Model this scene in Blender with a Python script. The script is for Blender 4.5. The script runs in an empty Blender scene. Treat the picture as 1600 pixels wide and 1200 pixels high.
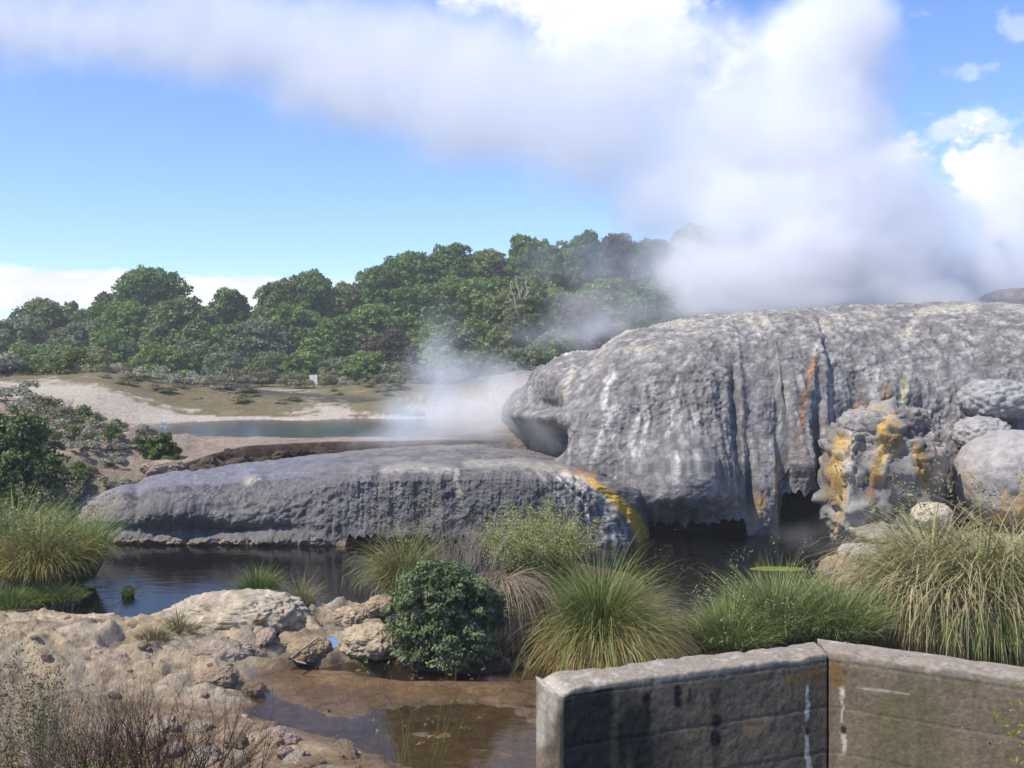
import bpy, bmesh, math, random
import numpy as np
from mathutils import Vector, Matrix
R = math.radians
rng = np.random.default_rng(7)
random.seed(7)
S = bpy.context.scene
COL = S.collection
F = 1555.56; HZ = 560.0; CZ = 4.0      # lens, horizon row and eye height read off the photograph

# ------------------------------------------------------------------ helpers
def tag(o, label=None, cat=None, group=None, kind=None):
    if label: o['label'] = label
    if cat: o['category'] = cat
    if group: o['group'] = group
    if kind: o['kind'] = kind
    return o
def empty(name, loc, rz=0.0, scale=(1, 1, 1)):
    o = bpy.data.objects.new(name, None); COL.objects.link(o)
    o.location = loc; o.rotation_euler = (0, 0, rz); o.scale = scale; o.empty_display_size = 0.2
    return o
def mk(name, V, Fs, mat, parent=None, cols=None, smooth=True):
    """V (n,3); Fs list of int arrays (m,3) or (m,4); cols (n,3) linear rgb"""
    V = np.asarray(V, dtype=np.float32)
    if not isinstance(Fs, (list, tuple)): Fs = [Fs]
    loops = np.concatenate([f.reshape(-1) for f in Fs]).astype(np.int32)
    cnt = np.concatenate([np.full(len(f), f.shape[1], np.int32) for f in Fs])
    start = np.concatenate([[0], np.cumsum(cnt)[:-1]]).astype(np.int32)
    m = bpy.data.meshes.new(name)
    m.vertices.add(len(V)); m.vertices.foreach_set('co', V.reshape(-1))
    m.loops.add(len(loops)); m.loops.foreach_set('vertex_index', loops)
    m.polygons.add(len(cnt)); m.polygons.foreach_set('loop_start', start); m.polygons.foreach_set('loop_total', cnt)
    m.polygons.foreach_set('use_smooth', np.full(len(cnt), bool(smooth)))
    if cols is not None:
        a = m.color_attributes.new('Col', 'FLOAT_COLOR', 'POINT')
        c = np.ones((len(V), 4), np.float32); c[:, :3] = cols
        a.data.foreach_set('color', c.reshape(-1))
    m.update(calc_edges=True); m.validate()
    m.materials.append(mat)
    o = bpy.data.objects.new(name, m); COL.objects.link(o)
    if parent is not None: o.parent = parent
    return o
def copy_tree(o, parent=None):
    c = o.copy(); COL.objects.link(c)
    if parent is not None: c.parent = parent
    for ch in list(o.children): copy_tree(ch, c)
    return c
def at(px, py, Y):                      # world point seen at that place and distance
    return np.array([(px - 800) / F * Y, Y, CZ - (py - HZ) / F * Y])
def on(px, py, z=0.0):                  # world point at that height
    Y = (CZ - z) * F / (py - HZ)
    return np.array([(px - 800) / F * Y, Y, z])
def proj(V):
    Y = np.maximum(V[:, 1], 0.5)
    return 800 + F * V[:, 0] / Y, HZ - F * (V[:, 2] - CZ) / Y
def sstep(a, b, x):
    t = np.clip((x - a) / (b - a), 0, 1); return t * t * (3 - 2 * t)
def hexc(h):
    h = h.lstrip('#'); c = np.array([int(h[i:i + 2], 16) / 255 for i in (0, 2, 4)])
    return np.where(c <= .04045, c / 12.92, ((c + .055) / 1.055) ** 2.4)

# ------------------------------------------------------------------ noise
def _hash(ix, iy, iz, seed):
    h = (ix.astype(np.uint32) * np.uint32(374761393) + iy.astype(np.uint32) * np.uint32(668265263)
         + iz.astype(np.uint32) * np.uint32(2147483647) + np.uint32(seed * 974711 + 12345))
    h = (h ^ (h >> np.uint32(13))) * np.uint32(1274126177)
    h = (h ^ (h >> np.uint32(16))) * np.uint32(2246822519)
    return (h ^ (h >> np.uint32(15)))
def noise3(P, seed=0):
    i = np.floor(P).astype(np.int64); f = P - i
    u = f * f * f * (f * (f * 6 - 15) + 10)
    out = 0
    for dx in (0, 1):
        for dy in (0, 1):
            for dz in (0, 1):
                h = _hash(i[:, 0] + dx, i[:, 1] + dy, i[:, 2] + dz, seed)
                gx = ((h & np.uint32(1023)).astype(np.float64) / 511.5 - 1)
                gy = (((h >> np.uint32(10)) & np.uint32(1023)).astype(np.float64) / 511.5 - 1)
                gz = (((h >> np.uint32(20)) & np.uint32(1023)).astype(np.float64) / 511.5 - 1)
                w = (u[:, 0] if dx else 1 - u[:, 0]) * (u[:, 1] if dy else 1 - u[:, 1]) * (u[:, 2] if dz else 1 - u[:, 2])
                out = out + w * (gx * (f[:, 0] - dx) + gy * (f[:, 1] - dy) + gz * (f[:, 2] - dz))
    return out
def fbm(P, sc=1.0, oct=4, seed=0, gain=.5, kind=''):
    if np.isscalar(sc): sc = np.array([sc, sc, sc])
    P = np.asarray(P, float) * sc; a = 1.0; s = 0; tot = 0
    for k in range(oct):
        n = noise3(P + 17.3 * k, seed + k)
        if kind == 'b': n = np.abs(n) * 2 - .45
        elif kind == 'r': n = .45 - np.abs(n) * 2
        s = s + a * n; tot += a; a *= gain; P = P * 2.03
    return s / tot
def worley(P, sc=1.0, seed=0):
    if np.isscalar(sc): sc = np.array([sc, sc, sc])
    P = np.asarray(P, float) * sc; i = np.floor(P).astype(np.int64)
    d1 = np.full(len(P), 9.0); d2 = np.full(len(P), 9.0)
    for dx in (-1, 0, 1):
        for dy in (-1, 0, 1):
            for dz in (-1, 0, 1):
                h = _hash(i[:, 0] + dx, i[:, 1] + dy, i[:, 2] + dz, seed)
                q = np.stack([i[:, 0] + dx + (h & np.uint32(1023)).astype(float) / 1023,
                              i[:, 1] + dy + ((h >> np.uint32(10)) & np.uint32(1023)).astype(float) / 1023,
                              i[:, 2] + dz + ((h >> np.uint32(20)) & np.uint32(1023)).astype(float) / 1023], 1)
                d = np.sqrt(((q - P) ** 2).sum(1)) if True else 0
                d2 = np.minimum(d2, np.maximum(d1, d)); d1 = np.minimum(d1, d)
    return d1, d2
def cells(P, sc=1.0, seed=0):
    """random value of the nearest cell, and the crack distance between cells"""
    if np.isscalar(sc): sc = np.array([sc, sc, sc])
    P = np.asarray(P, float) * sc; i = np.floor(P).astype(np.int64)
    d1 = np.full(len(P), 9.0); d2 = np.full(len(P), 9.0); val = np.zeros(len(P))
    for dx in (-1, 0, 1):
        for dy in (-1, 0, 1):
            for dz in (-1, 0, 1):
                h = _hash(i[:, 0] + dx, i[:, 1] + dy, i[:, 2] + dz, seed)
                q = np.stack([i[:, 0] + dx + (h & np.uint32(1023)).astype(float) / 1023, i[:, 1] + dy + ((h >> np.uint32(10)) & np.uint32(1023)).astype(float) / 1023,
                              i[:, 2] + dz + ((h >> np.uint32(20)) & np.uint32(1023)).astype(float) / 1023], 1)
                d = np.sqrt(((q - P) ** 2).sum(1)); nw = d < d1
                d2 = np.where(nw, d1, np.minimum(d2, d)); val = np.where(nw, (h % np.uint32(997)).astype(float) / 997, val); d1 = np.where(nw, d, d1)
    return val, d2 - d1
def polydist(x, y, poly):               # signed distance, inside negative
    p = np.asarray(poly, float); n = len(p)
    d = np.full(x.shape, 1e18); ins = np.zeros(x.shape, bool)
    for k in range(n):
        a = p[k]; b = p[(k + 1) % n]; e = b - a
        t = np.clip(((x - a[0]) * e[0] + (y - a[1]) * e[1]) / (e @ e + 1e-12), 0, 1)
        d = np.minimum(d, (x - a[0] - t * e[0]) ** 2 + (y - a[1] - t * e[1]) ** 2)
        c = ((a[1] > y) != (b[1] > y)) & (x < (b[0] - a[0]) * (y - a[1]) / (b[1] - a[1] + 1e-12) + a[0])
        ins ^= c
    d = np.sqrt(d); return np.where(ins, -d, d)
def linedist(x, y, pts):
    d = np.full(x.shape, 1e18); tt = np.zeros(x.shape); p = np.asarray(pts, float); n = len(p) - 1
    for k in range(n):
        a = p[k]; b = p[k + 1]; e = b - a
        t = np.clip(((x - a[0]) * e[0] + (y - a[1]) * e[1]) / (e @ e + 1e-12), 0, 1)
        dd = (x - a[0] - t * e[0]) ** 2 + (y - a[1] - t * e[1]) ** 2
        tt = np.where(dd < d, (k + t) / n, tt); d = np.minimum(d, dd)
    return np.sqrt(d), tt
def grid_faces(nu, nv, wrap=False):
    i = np.arange(nu if wrap else nu - 1)[:, None]; j = np.arange(nv - 1)[None, :]
    i2 = (i + 1) % nu
    return np.stack([i * nv + j, i2 * nv + j, i2 * nv + j + 1, i * nv + j + 1], -1).reshape(-1, 4)
def mixc(c, m, col):
    return c * (1 - m[:, None]) + m[:, None] * np.asarray(col)[None, :]

# ------------------------------------------------------------------ materials
def new_mat(name):
    m = bpy.data.materials.new(name); m.use_nodes = True
    nt = m.node_tree; nt.nodes.clear()
    o = nt.nodes.new('ShaderNodeOutputMaterial')
    return m, nt, o
def N(nt, t, **kw):
    n = nt.nodes.new(t)
    for k, v in kw.items():
        if k in n.inputs: n.inputs[k].default_value = v
        else: setattr(n, k, v)
    return n
def attr_mat(name, rough=.85, spec=.3, nscale=6.0, nstr=.35, bscale=18.0, bump=.4, bdist=.03, trans=0.0, wet=None, coat=0.0):
    """surface colour from the mesh's own Col attribute, broken up by fine noise, with noise bump"""
    m, nt, out = new_mat(name); L = nt.links
    b = N(nt, 'ShaderNodeBsdfPrincipled'); b.inputs['Roughness'].default_value = rough
    b.inputs['Specular IOR Level'].default_value = spec
    a = N(nt, 'ShaderNodeAttribute', attribute_name='Col')
    tc = N(nt, 'ShaderNodeTexCoord')
    n = N(nt, 'ShaderNodeTexNoise', Scale=nscale, Detail=8.0, Roughness=.65)
    L.new(tc.outputs['Object'], n.inputs['Vector'])
    mr = N(nt, 'ShaderNodeMapRange'); mr.inputs['From Min'].default_value = .25; mr.inputs['From Max'].default_value = .75
    mr.inputs['To Min'].default_value = 1 - nstr; mr.inputs['To Max'].default_value = 1 + nstr
    L.new(n.outputs['Fac'], mr.inputs['Value'])
    mx = N(nt, 'ShaderNodeVectorMath', operation='SCALE')
    L.new(a.outputs['Color'], mx.inputs[0]); L.new(mr.outputs['Result'], mx.inputs['Scale'])
    L.new(mx.outputs['Vector'], b.inputs['Base Color'])
    if bump:
        n2 = N(nt, 'ShaderNodeTexNoise', Scale=bscale, Detail=8.0, Roughness=.7)
        L.new(tc.outputs['Object'], n2.inputs['Vector'])
        bp = N(nt, 'ShaderNodeBump', Strength=bump, Distance=bdist)
        L.new(n2.outputs['Fac'], bp.inputs['Height']); L.new(bp.outputs['Normal'], b.inputs['Normal'])
    if wet is not None:                 # glossier below a height: wet stone near the water
        g = N(nt, 'ShaderNodeNewGeometry'); sx = N(nt, 'ShaderNodeSeparateXYZ'); L.new(g.outputs['Position'], sx.inputs[0])
        w = N(nt, 'ShaderNodeMapRange'); w.inputs['From Min'].default_value = wet[0]; w.inputs['From Max'].default_value = wet[1]
        w.inputs['To Min'].default_value = .25; w.inputs['To Max'].default_value = rough
        L.new(sx.outputs['Z'], w.inputs['Value']); L.new(w.outputs['Result'], b.inputs['Roughness'])
    if coat: b.inputs['Coat Weight'].default_value = coat; b.inputs['Coat Roughness'].default_value = .2
    if trans:
        t = N(nt, 'ShaderNodeBsdfTranslucent'); L.new(mx.outputs['Vector'], t.inputs['Color'])
        ms = N(nt, 'ShaderNodeMixShader'); ms.inputs[0].default_value = trans
        L.new(b.outputs[0], ms.inputs[1]); L.new(t.outputs[0], ms.inputs[2]); L.new(ms.outputs[0], out.inputs[0])
    else:
        L.new(b.outputs[0], out.inputs[0])
    return m
def water_mat(name, tint, murk, murk_fac, scale, bump, rough=.02, dist=.02, stretch=(1, 1, 1), ior=1.333):
    m, nt, out = new_mat(name); L = nt.links
    fr = N(nt, 'ShaderNodeFresnel', IOR=ior); gl = N(nt, 'ShaderNodeBsdfGlossy', Roughness=rough)
    tr = N(nt, 'ShaderNodeBsdfTransparent'); tr.inputs[0].default_value = (*tint, 1)
    df = N(nt, 'ShaderNodeBsdfDiffuse'); df.inputs[0].default_value = (*murk, 1)
    m1 = N(nt, 'ShaderNodeMixShader'); m1.inputs[0].default_value = murk_fac
    L.new(tr.outputs[0], m1.inputs[1]); L.new(df.outputs[0], m1.inputs[2])
    m2 = N(nt, 'ShaderNodeMixShader'); L.new(fr.outputs[0], m2.inputs[0]); L.new(m1.outputs[0], m2.inputs[1]); L.new(gl.outputs[0], m2.inputs[2])
    tc = N(nt, 'ShaderNodeTexCoord'); mp = N(nt, 'ShaderNodeMapping'); mp.inputs['Scale'].default_value = stretch
    L.new(tc.outputs['Object'], mp.inputs[0])
    n = N(nt, 'ShaderNodeTexNoise', Scale=scale, Detail=4.0, Roughness=.55); L.new(mp.outputs[0], n.inputs['Vector'])
    bp = N(nt, 'ShaderNodeBump', Strength=bump, Distance=dist); L.new(n.outputs['Fac'], bp.inputs['Height'])
    L.new(bp.outputs[0], gl.inputs['Normal']); L.new(bp.outputs[0], fr.inputs['Normal'])
    L.new(m2.outputs[0], out.inputs[0])
    return m
M_ground = attr_mat('sinter_ground', .9, .25, 7.0, .5, 13.0, 1.0, .10, wet=(.0, .12))
M_rock = attr_mat('sinter_rock', .9, .25, 9.0, .45, 18.0, 1.0, .06)
M_mound = attr_mat('grey_sinter', .72, .35, 5.0, .35, 18.0, .75, .06)
M_terr = attr_mat('wet_grey_sinter', .55, .45, 5.0, .35, 16.0, .8, .06)
M_leaf = attr_mat('leaf', .75, .2, 1.2, .3, 1, 0, 0, trans=.18)
M_tree = attr_mat('tree_leaf', .7, .2, .5, .35, 1, 0, 0, trans=.28)
M_grass = attr_mat('grass_blade', .6, .25, 2.0, .25, 1, 0, 0, trans=.2)
M_bark = attr_mat('bark', .9, .2, 8.0, .35, 20.0, .5, .02)
M_twig = attr_mat('twig', .9, .15, 8.0, .3, 1, 0, 0)
M_conc = attr_mat('weathered_concrete', .9, .25, 30.0, .38, 45.0, .55, .012)

# ------------------------------------------------------------------ camera, sun, sky
cam = bpy.data.objects.new('camera', bpy.data.cameras.new('camera')); COL.objects.link(cam)
cam.data.lens = 35; cam.data.sensor_width = 36; cam.data.clip_end = 8000; cam.data.clip_start = .05
cam.location = (0, 0, CZ); cam.rotation_euler = (R(90), 0, 0); cam.data.shift_y = -40 / 1600
S.camera = cam
SUN_EL = R(54); sun_dir = Vector((-.78, -.40, 0)).normalized() * math.cos(SUN_EL) + Vector((0, 0, math.sin(SUN_EL)))
sl = bpy.data.lights.new('sun', 'SUN'); sl.energy = 3.9; sl.angle = R(.55); sl.color = (1, .92, .79)
so = bpy.data.objects.new('sun', sl); COL.objects.link(so); so.rotation_euler = sun_dir.to_track_quat('Z', 'Y').to_euler()
so.location = (-20, -10, 40)
W = bpy.data.worlds.new('World'); S.world = W; W.use_nodes = True
def build_world():
    nt = W.node_tree; nt.nodes.clear(); L = nt.links
    out = N(nt, 'ShaderNodeOutputWorld'); bg = N(nt, 'ShaderNodeBackground', Strength=.13)
    sky = N(nt, 'ShaderNodeTexSky'); sky.sky_type = 'NISHITA'; sky.sun_disc = False
    sky.sun_elevation = SUN_EL; sky.sun_rotation = math.atan2(sun_dir.x, sun_dir.y)
    sky.air_density = 1.0; sky.dust_density = 0; sky.ozone_density = 4.0; sky.altitude = 300
    tc = N(nt, 'ShaderNodeTexCoord'); sep = N(nt, 'ShaderNodeSeparateXYZ'); L.new(tc.outputs['Generated'], sep.inputs[0])
    def math_(op, a, b=None, c=None):
        n = N(nt, 'ShaderNodeMath', operation=op)
        for k, v in enumerate((a, b, c)):
            if v is None: continue
            if hasattr(v, 'is_linked') or hasattr(v, 'links'): L.new(v, n.inputs[k])
            else: n.inputs[k].default_value = v
        return n.outputs[0]
    def smooth(v, a, b):
        n = N(nt, 'ShaderNodeMapRange', interpolation_type='SMOOTHSTEP'); L.new(v, n.inputs[0])
        n.inputs[1].default_value = a; n.inputs[2].default_value = b; return n.outputs[0]
    def nz(scale, stretch, detail=7, rough=.6, off=(0, 0, 0)):
        mp = N(nt, 'ShaderNodeMapping'); mp.inputs['Scale'].default_value = stretch; mp.inputs['Location'].default_value = off
        L.new(tc.outputs['Generated'], mp.inputs[0])
        n = N(nt, 'ShaderNodeTexNoise', Scale=scale, Detail=float(detail), Roughness=rough); L.new(mp.outputs[0], n.inputs['Vector'])
        return n.outputs['Fac']
    tint = N(nt, 'ShaderNodeMix', data_type='RGBA', blend_type='MULTIPLY'); tint.inputs['Factor'].default_value = 1; L.new(sky.outputs[0], tint.inputs[6]); tint.inputs[7].default_value = (.82, .90, 1.12, 1)
    x, z = sep.outputs['X'], sep.outputs['Z']
    # a low bank of cumulus along the horizon
    n1 = nz(7, (1, 1, 3.2))
    band = math_('MULTIPLY', smooth(z, .028, .06), math_('SUBTRACT', 1, smooth(z, .068, .098)))
    low = smooth(math_('ADD', math_('MULTIPLY', n1, 1.0), math_('MULTIPLY', band, .55)), .72, .92)
    low = math_('MULTIPLY', math_('MULTIPLY', low, smooth(band, .02, .35)), math_('SUBTRACT', 1, smooth(x, -.26, -.12)))
    def spot(px, py, rx, ry, amp, lo=.62, hi=.8, sc=9):
        d = Vector(((px - 800) / F, 1, (HZ - py) / F)).normalized()
        ex = math_('DIVIDE', math_('SUBTRACT', x, d.x), rx); ez = math_('DIVIDE', math_('SUBTRACT', z, d.z), ry)
        r = math_('SQRT', math_('ADD', math_('MULTIPLY', ex, ex), math_('MULTIPLY', ez, ez)))
        f = math_('SUBTRACT', 1, smooth(r, .0, 1.5))
        n = nz(sc, (1, 1, 1.3), 8, .62, (px * .01, 0, py * .01))
        return math_('MULTIPLY', smooth(math_('ADD', math_('MULTIPLY', n, 1.5), math_('MULTIPLY', f, .45)), lo + .42, hi + .46), math_('MULTIPLY', smooth(f, .0, .35), amp))
    c = math_('MAXIMUM', low, spot(1000, 10, .20, .085, 1.0, .58, .76, 7))
    c = math_('MAXIMUM', c, spot(1450, 235, .06, .055, 1.0, .58, .72, 13))
    c = math_('MAXIMUM', c, spot(1560, 295, .045, .07, .9, .58, .74, 13))
    c = math_('MAXIMUM', c, spot(1535, 195, .06, .02, .5, .6, .8, 14))
    c = math_('MAXIMUM', c, spot(1445, 18, .025, .012, .35, .6, .8, 18))
    c = math_('MAXIMUM', c, spot(1530, 112, .03, .015, .3, .6, .8, 18))
    c = math_('MAXIMUM', c, spot(1590, 25, .025, .025, .3, .6, .8, 18))
    shade = nz(11, (1, 1, 2.5), 5, .55, (3, 1, 2))
    cc = N(nt, 'ShaderNodeMix', data_type='RGBA'); L.new(smooth(shade, .35, .65), cc.inputs['Factor'])
    cc.inputs[6].default_value = (4.9, 5.0, 6.2, 1); cc.inputs[7].default_value = (6.6, 6.6, 7.0, 1)
    mx = N(nt, 'ShaderNodeMix', data_type='RGBA'); L.new(c, mx.inputs['Factor']); L.new(tint.outputs[2], mx.inputs[6]); L.new(cc.outputs[2], mx.inputs[7])
    L.new(mx.outputs[2], bg.inputs[0]); L.new(bg.outputs[0], out.inputs[0])
build_world()
S.view_settings.view_transform = 'Standard'; S.view_settings.look = 'None'; S.view_settings.gamma = 1; S.view_settings.exposure = .6
S.view_settings.use_curve_mapping = False
S.render.engine = 'CYCLES'
cy = S.cycles; cy.use_denoising = True; cy.max_bounces = 16; cy.diffuse_bounces = 3; cy.glossy_bounces = 3; cy.transparent_max_bounces = 12
cy.volume_bounces = 14; cy.volume_step_rate = 1.5; cy.volume_max_steps = 256; cy.caustics_reflective = False; cy.caustics_refractive = False
# ------------------------------------------------------------------ ground
def gp(pts, z=0.0): return [on(px, py, z)[:2] for px, py in pts]
P_left = gp([(-900, 955), (60, 962), (138, 946), (150, 905), (148, 862), (140, 850), (60, 800), (-600, 790), (-1500, 850)])
P_shelf = gp([(-1200, 945), (0, 958), (110, 962), (200, 972), (255, 968), (285, 950), (330, 940), (465, 955), (500, 958), (560, 948), (612, 935),
              (625, 975), (615, 1030), (560, 1040), (470, 1042), (395, 1050), (360, 1075), (385, 1085), (400, 1100), (360, 1120), (330, 1112), (-200, 1130), (-1500, 1130)])
P_near = gp([(-1800, 1085), (300, 1100), (370, 1120), (415, 1130), (480, 1152), (560, 1180), (640, 1212), (760, 1300), (760, 1500), (300, 3000), (-3000, 3000)])
P_isle = gp([(600, 1040), (612, 960), (640, 925), (760, 900), (900, 885), (1000, 905), (1062, 950), (1072, 995), (1050, 1030), (900, 1040), (830, 1048), (700, 1056), (640, 1052)])
P_rgrass = gp([(1080, 1030), (1110, 1000), (1180, 975), (1300, 950), (1360, 965), (1368, 1005), (1340, 1030), (1250, 1045), (1120, 1045)])
P_rbank = gp([(1255, 892), (1300, 880), (1345, 856), (1420, 838), (2600, 830), (2600, 1010), (1700, 1005), (1500, 985), (1375, 972), (1345, 930), (1300, 905)])
P_stream = gp([(330, 1040), (560, 1040), (640, 1050), (860, 1040), (1000, 1400), (500, 1400), (300, 1110)])
P_mud = gp([(385, 1052), (480, 1046), (560, 1050), (640, 1064), (740, 1070), (840, 1064), (840, 1098), (740, 1096), (640, 1104), (560, 1112), (500, 1100), (430, 1094), (400, 1080)])
P_pool = [on(px, py, 1.6)[:2] for px, py in [(208, 674), (232, 664), (300, 659), (400, 656), (480, 657), (560, 654), (640, 655), (700, 654), (770, 660), (760, 672), (700, 684), (600, 686), (500, 684), (400, 685), (300, 684), (240, 682)]]
P_pool = [np.array([q[0], max(q[1], 30.6)]) for q in P_pool]
MILK = [gp([(400, 1012), (432, 1003), (455, 1001), (452, 1016), (425, 1026), (398, 1024)], .14), gp([(490, 1000), (520, 994), (527, 1003), (510, 1020), (498, 1016)], .14),
        gp([(508, 974), (545, 967), (575, 972), (565, 984), (520, 986)], .14), gp([(180, 1016), (205, 1012), (212, 1018), (200, 1026), (182, 1027)], .14)]
BACKX = [-40, -13.5, -11, -9.3, -7.5, -5, -2, 0, 40]; BACKY = [20.8, 20.8, 21.6, 24.0, 27.2, 28.7, 29.0, 29.2, 29.2]
def height(x, y, colour=False):
    P = np.stack([x, y, np.zeros_like(x)], 1)
    nb = fbm(P, .35, 4, 11); nm = fbm(P, 1.1, 5, 12); nf = fbm(P, 4.0, 4, 13); rid = fbm(P, 1.4, 5, 14, .55, 'r')
    h = np.full(x.shape, -.55); c = np.tile(np.array([.014, .013, .009]), (len(x), 1))
    def lay(hh, cc, w):
        nonlocal h, c
        h = h * (1 - w) + hh * w; c = c * (1 - w[:, None]) + cc * w[:, None]
    one = np.ones((len(x), 1))
    # shallow stream bed, lower left to centre
    d = polydist(x, y, P_stream) + .1 * nm
    ch = np.minimum(linedist(x, y, gp([(372, 1075), (400, 1084), (425, 1108), (480, 1128), (560, 1145), (660, 1175), (860, 1215)]))[0] - .20, linedist(x, y, gp([(560, 1056), (640, 1058), (840, 1052)]))[0] - .16)
    ch = np.minimum(ch, linedist(x, y, gp([(770, 1150), (860, 1165)]))[0] - .28)
    hb = -.004 + .065 * nm + .02 * nf - .05 * sstep(.12, -.10, ch + .12 * nm)
    cb = np.array([.34, .225, .13]) * (1 + .7 * nm[:, None] + .5 * nf[:, None]); cb = mixc(cb, sstep(.0, .3, fbm(P, 1.8, 4, 27)) * .6, [.10, .075, .055])
    lay(hb, cb, sstep(.3, -.3, d))
    d = polydist(x, y, P_mud) + .25 * nm
    lay(.035 + .06 * nm + .03 * nf, one * np.array([.24, .14, .06]) * (1 + .9 * nm[:, None]), sstep(.25, -.35, d) * .98)
    # grassy left bank
    d = polydist(x, y, P_left) + .2 * nm
    lay(.12 + .1 * nm + .35 * sstep(0, -4, d), one * np.array([.09, .10, .035]), sstep(.15, -.25, d))
    # pale rock shelf in the foreground
    d = polydist(x, y, P_shelf) + .22 * nm
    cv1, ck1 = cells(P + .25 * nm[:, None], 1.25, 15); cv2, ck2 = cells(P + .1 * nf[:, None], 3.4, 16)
    es = .15 + .85 * sstep(-.05, -1.3, d)
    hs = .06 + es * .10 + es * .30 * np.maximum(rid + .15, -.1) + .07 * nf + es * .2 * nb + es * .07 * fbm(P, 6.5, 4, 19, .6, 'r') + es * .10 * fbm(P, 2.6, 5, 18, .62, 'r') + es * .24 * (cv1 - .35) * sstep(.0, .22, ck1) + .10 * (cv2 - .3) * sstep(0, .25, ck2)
    cs = np.array([.48, .385, .25]) * (1 + .35 * nm[:, None] + .25 * nf[:, None])
    cs = mixc(cs, sstep(.0, .35, fbm(P, .9, 4, 21)) * .55, [.36, .23, .12])
    cs = mixc(cs, sstep(.02, .25, fbm(P, 2.2, 5, 28, .65)) * .65, [.19, .125, .07]); cs = mixc(cs, sstep(.05, .3, fbm(P, 7, 4, 29, .6)) * .5, [.24, .165, .095]); cs = mixc(cs, sstep(.02, .28, fbm(P, 3.5, 4, 34, .6)) * .7, [.60, .51, .35]); cs = mixc(cs, sstep(.55, .95, cv1) * .5, [.50, .44, .34])
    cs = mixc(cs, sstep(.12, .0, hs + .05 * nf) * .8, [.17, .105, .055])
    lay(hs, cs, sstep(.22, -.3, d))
    for k, q in enumerate(MILK):
        d = polydist(x, y, q) + .04 * nf; lay(.155 + .05 * nf, c * .8, sstep(.26, .08, d)); lay(.05, one * np.array([.3, .27, .2]), sstep(.08, -.06, d))
    # near bank at the bottom left
    d = polydist(x, y, P_near) + .25 * nm
    hs = .10 + .10 * rid + .06 * nf + .05 * sstep(-.3, -2, d) + .25 * sstep(-1.5, -3.5, d)
    cs = np.array([.40, .29, .18]) * (1 + .4 * nm[:, None] + .5 * nf[:, None])
    cs = mixc(cs, sstep(-.05, .3, fbm(P, 1.3, 4, 22)) * .7, [.16, .095, .045])
    lay(hs, cs, sstep(.2, -.35, d))
    # planted islets and right bank
    d = polydist(x, y, P_isle) + .15 * nm; lay(.14 + .12 * nm, one * np.array([.10, .07, .04]), sstep(.12, -.25, d))
    d = polydist(x, y, P_rgrass) + .15 * nm; lay(.10 + .08 * nm, one * np.array([.07, .07, .03]), sstep(.12, -.25, d))
    d = polydist(x, y, P_rbank) + .2 * nm
    cs = np.array([.38, .30, .21]) * (1 + .4 * nm[:, None]); lay(.16 + .15 * rid + .3 * sstep(-.5, -3, d), cs, sstep(.15, -.3, d))
    # the land behind: step up beyond the terrace, left bank
    yb = np.interp(x, BACKX, BACKY)
    dl = y - yb + .5 * nb + .25 * nm
    lft = sstep(-7, -12, x)
    zb = 1.60 + .14 * sstep(36, 40, y) + .06 * nm * sstep(30, 36, y) + .02 * nm + .95 * sstep(-.31, -.43, x / np.maximum(y, 1)) * sstep(24, 33, y) * sstep(75, 40, y) + .3 * sstep(45, 90, y)
    step = sstep(-.75, -.05, dl + .22 * rid + .12 * nf) * (1 - lft) + sstep(-2.2, 4.5, dl) * lft
    bank = np.array([.34, .265, .20]) * (1 + .35 * nm[:, None] + .3 * nf[:, None])
    bank = mixc(bank, sstep(-.02, .3, fbm(P, .8, 4, 23)) * .65, [.20, .17, .15])
    bank = mixc(bank, (sstep(-1.2, -.4, dl) * sstep(.45, -.1, dl) * (1 - lft) * sstep(1.0, -2.6, x)), [.075, .05, .03])
    beach = np.array([.50, .43, .345]) * (1 + .18 * nm[:, None] + .15 * nf[:, None])
    veg = np.array([.165, .125, .06]) * (1 + .4 * nm[:, None])
    # white sinter shore with a brown heath hump
    hump = .85 * np.exp(-(((x + 15.5) / 6.5) ** 2 + ((y - 48) / 4.5) ** 2)) + .7 * np.exp(-(((x + 6) / 7) ** 2 + ((y - 58) / 6) ** 2)) + 1.75 * np.exp(-(((x - .5) / 5) ** 2 + ((y - 43) / 5) ** 2)) + .5 * np.exp(-(((x + 25) / 7) ** 2 + ((y - 52) / 8) ** 2))
    zb = zb + hump * (1 + .3 * nb)
    vm = sstep(.16, .34, hump * (1 - sstep(-4.5, 0, x)) + .9 * nm + .5 * nb) * sstep(41, 44, y)
    vm = np.maximum(vm, sstep(63, 72, y + 8 * nb + 6 * nm))
    vm = np.maximum(vm, .8 * sstep(.1, .4, fbm(P, .3, 4, 31)) * sstep(41, 45, y) * sstep(-2, -5, x))
    gpx, gpy = proj(np.stack([x, y, np.full_like(x, 2.0) + hump], 1))
    for q in ([(120, 616), (250, 604), (350, 598), (450, 612), (490, 628), (430, 642), (340, 648), (270, 634), (190, 630)], [(520, 606), (660, 606), (650, 626), (560, 624)]):
        vm = np.maximum(vm, sstep(8, -5, polydist(gpx, gpy, q) + 34 * nm + 30 * nf + 30 * nb) * (y > 40) * (y < 75))
    cc = bank * (1 - sstep(33, 38, y)[:, None]) + beach * sstep(33, 38, y)[:, None]
    cc = mixc(cc, np.clip(vm, 0, 1), [.19, .15, .075])
    cc = mixc(cc, vm * sstep(-.05, .3, nf + nm) * .7, [.115, .115, .05]); cc = mixc(cc, vm * sstep(.1, .35, fbm(P, .9, 4, 37)) * .6, [.34, .25, .14])
    ochre = sstep(.1, .35, fbm(P, .22, 3, 33)) * sstep(50, 60, y)
    cc = mixc(cc, ochre * .6, [.42, .25, .12])
    dp = polydist(x, y, P_pool) + .2 * nm
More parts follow.
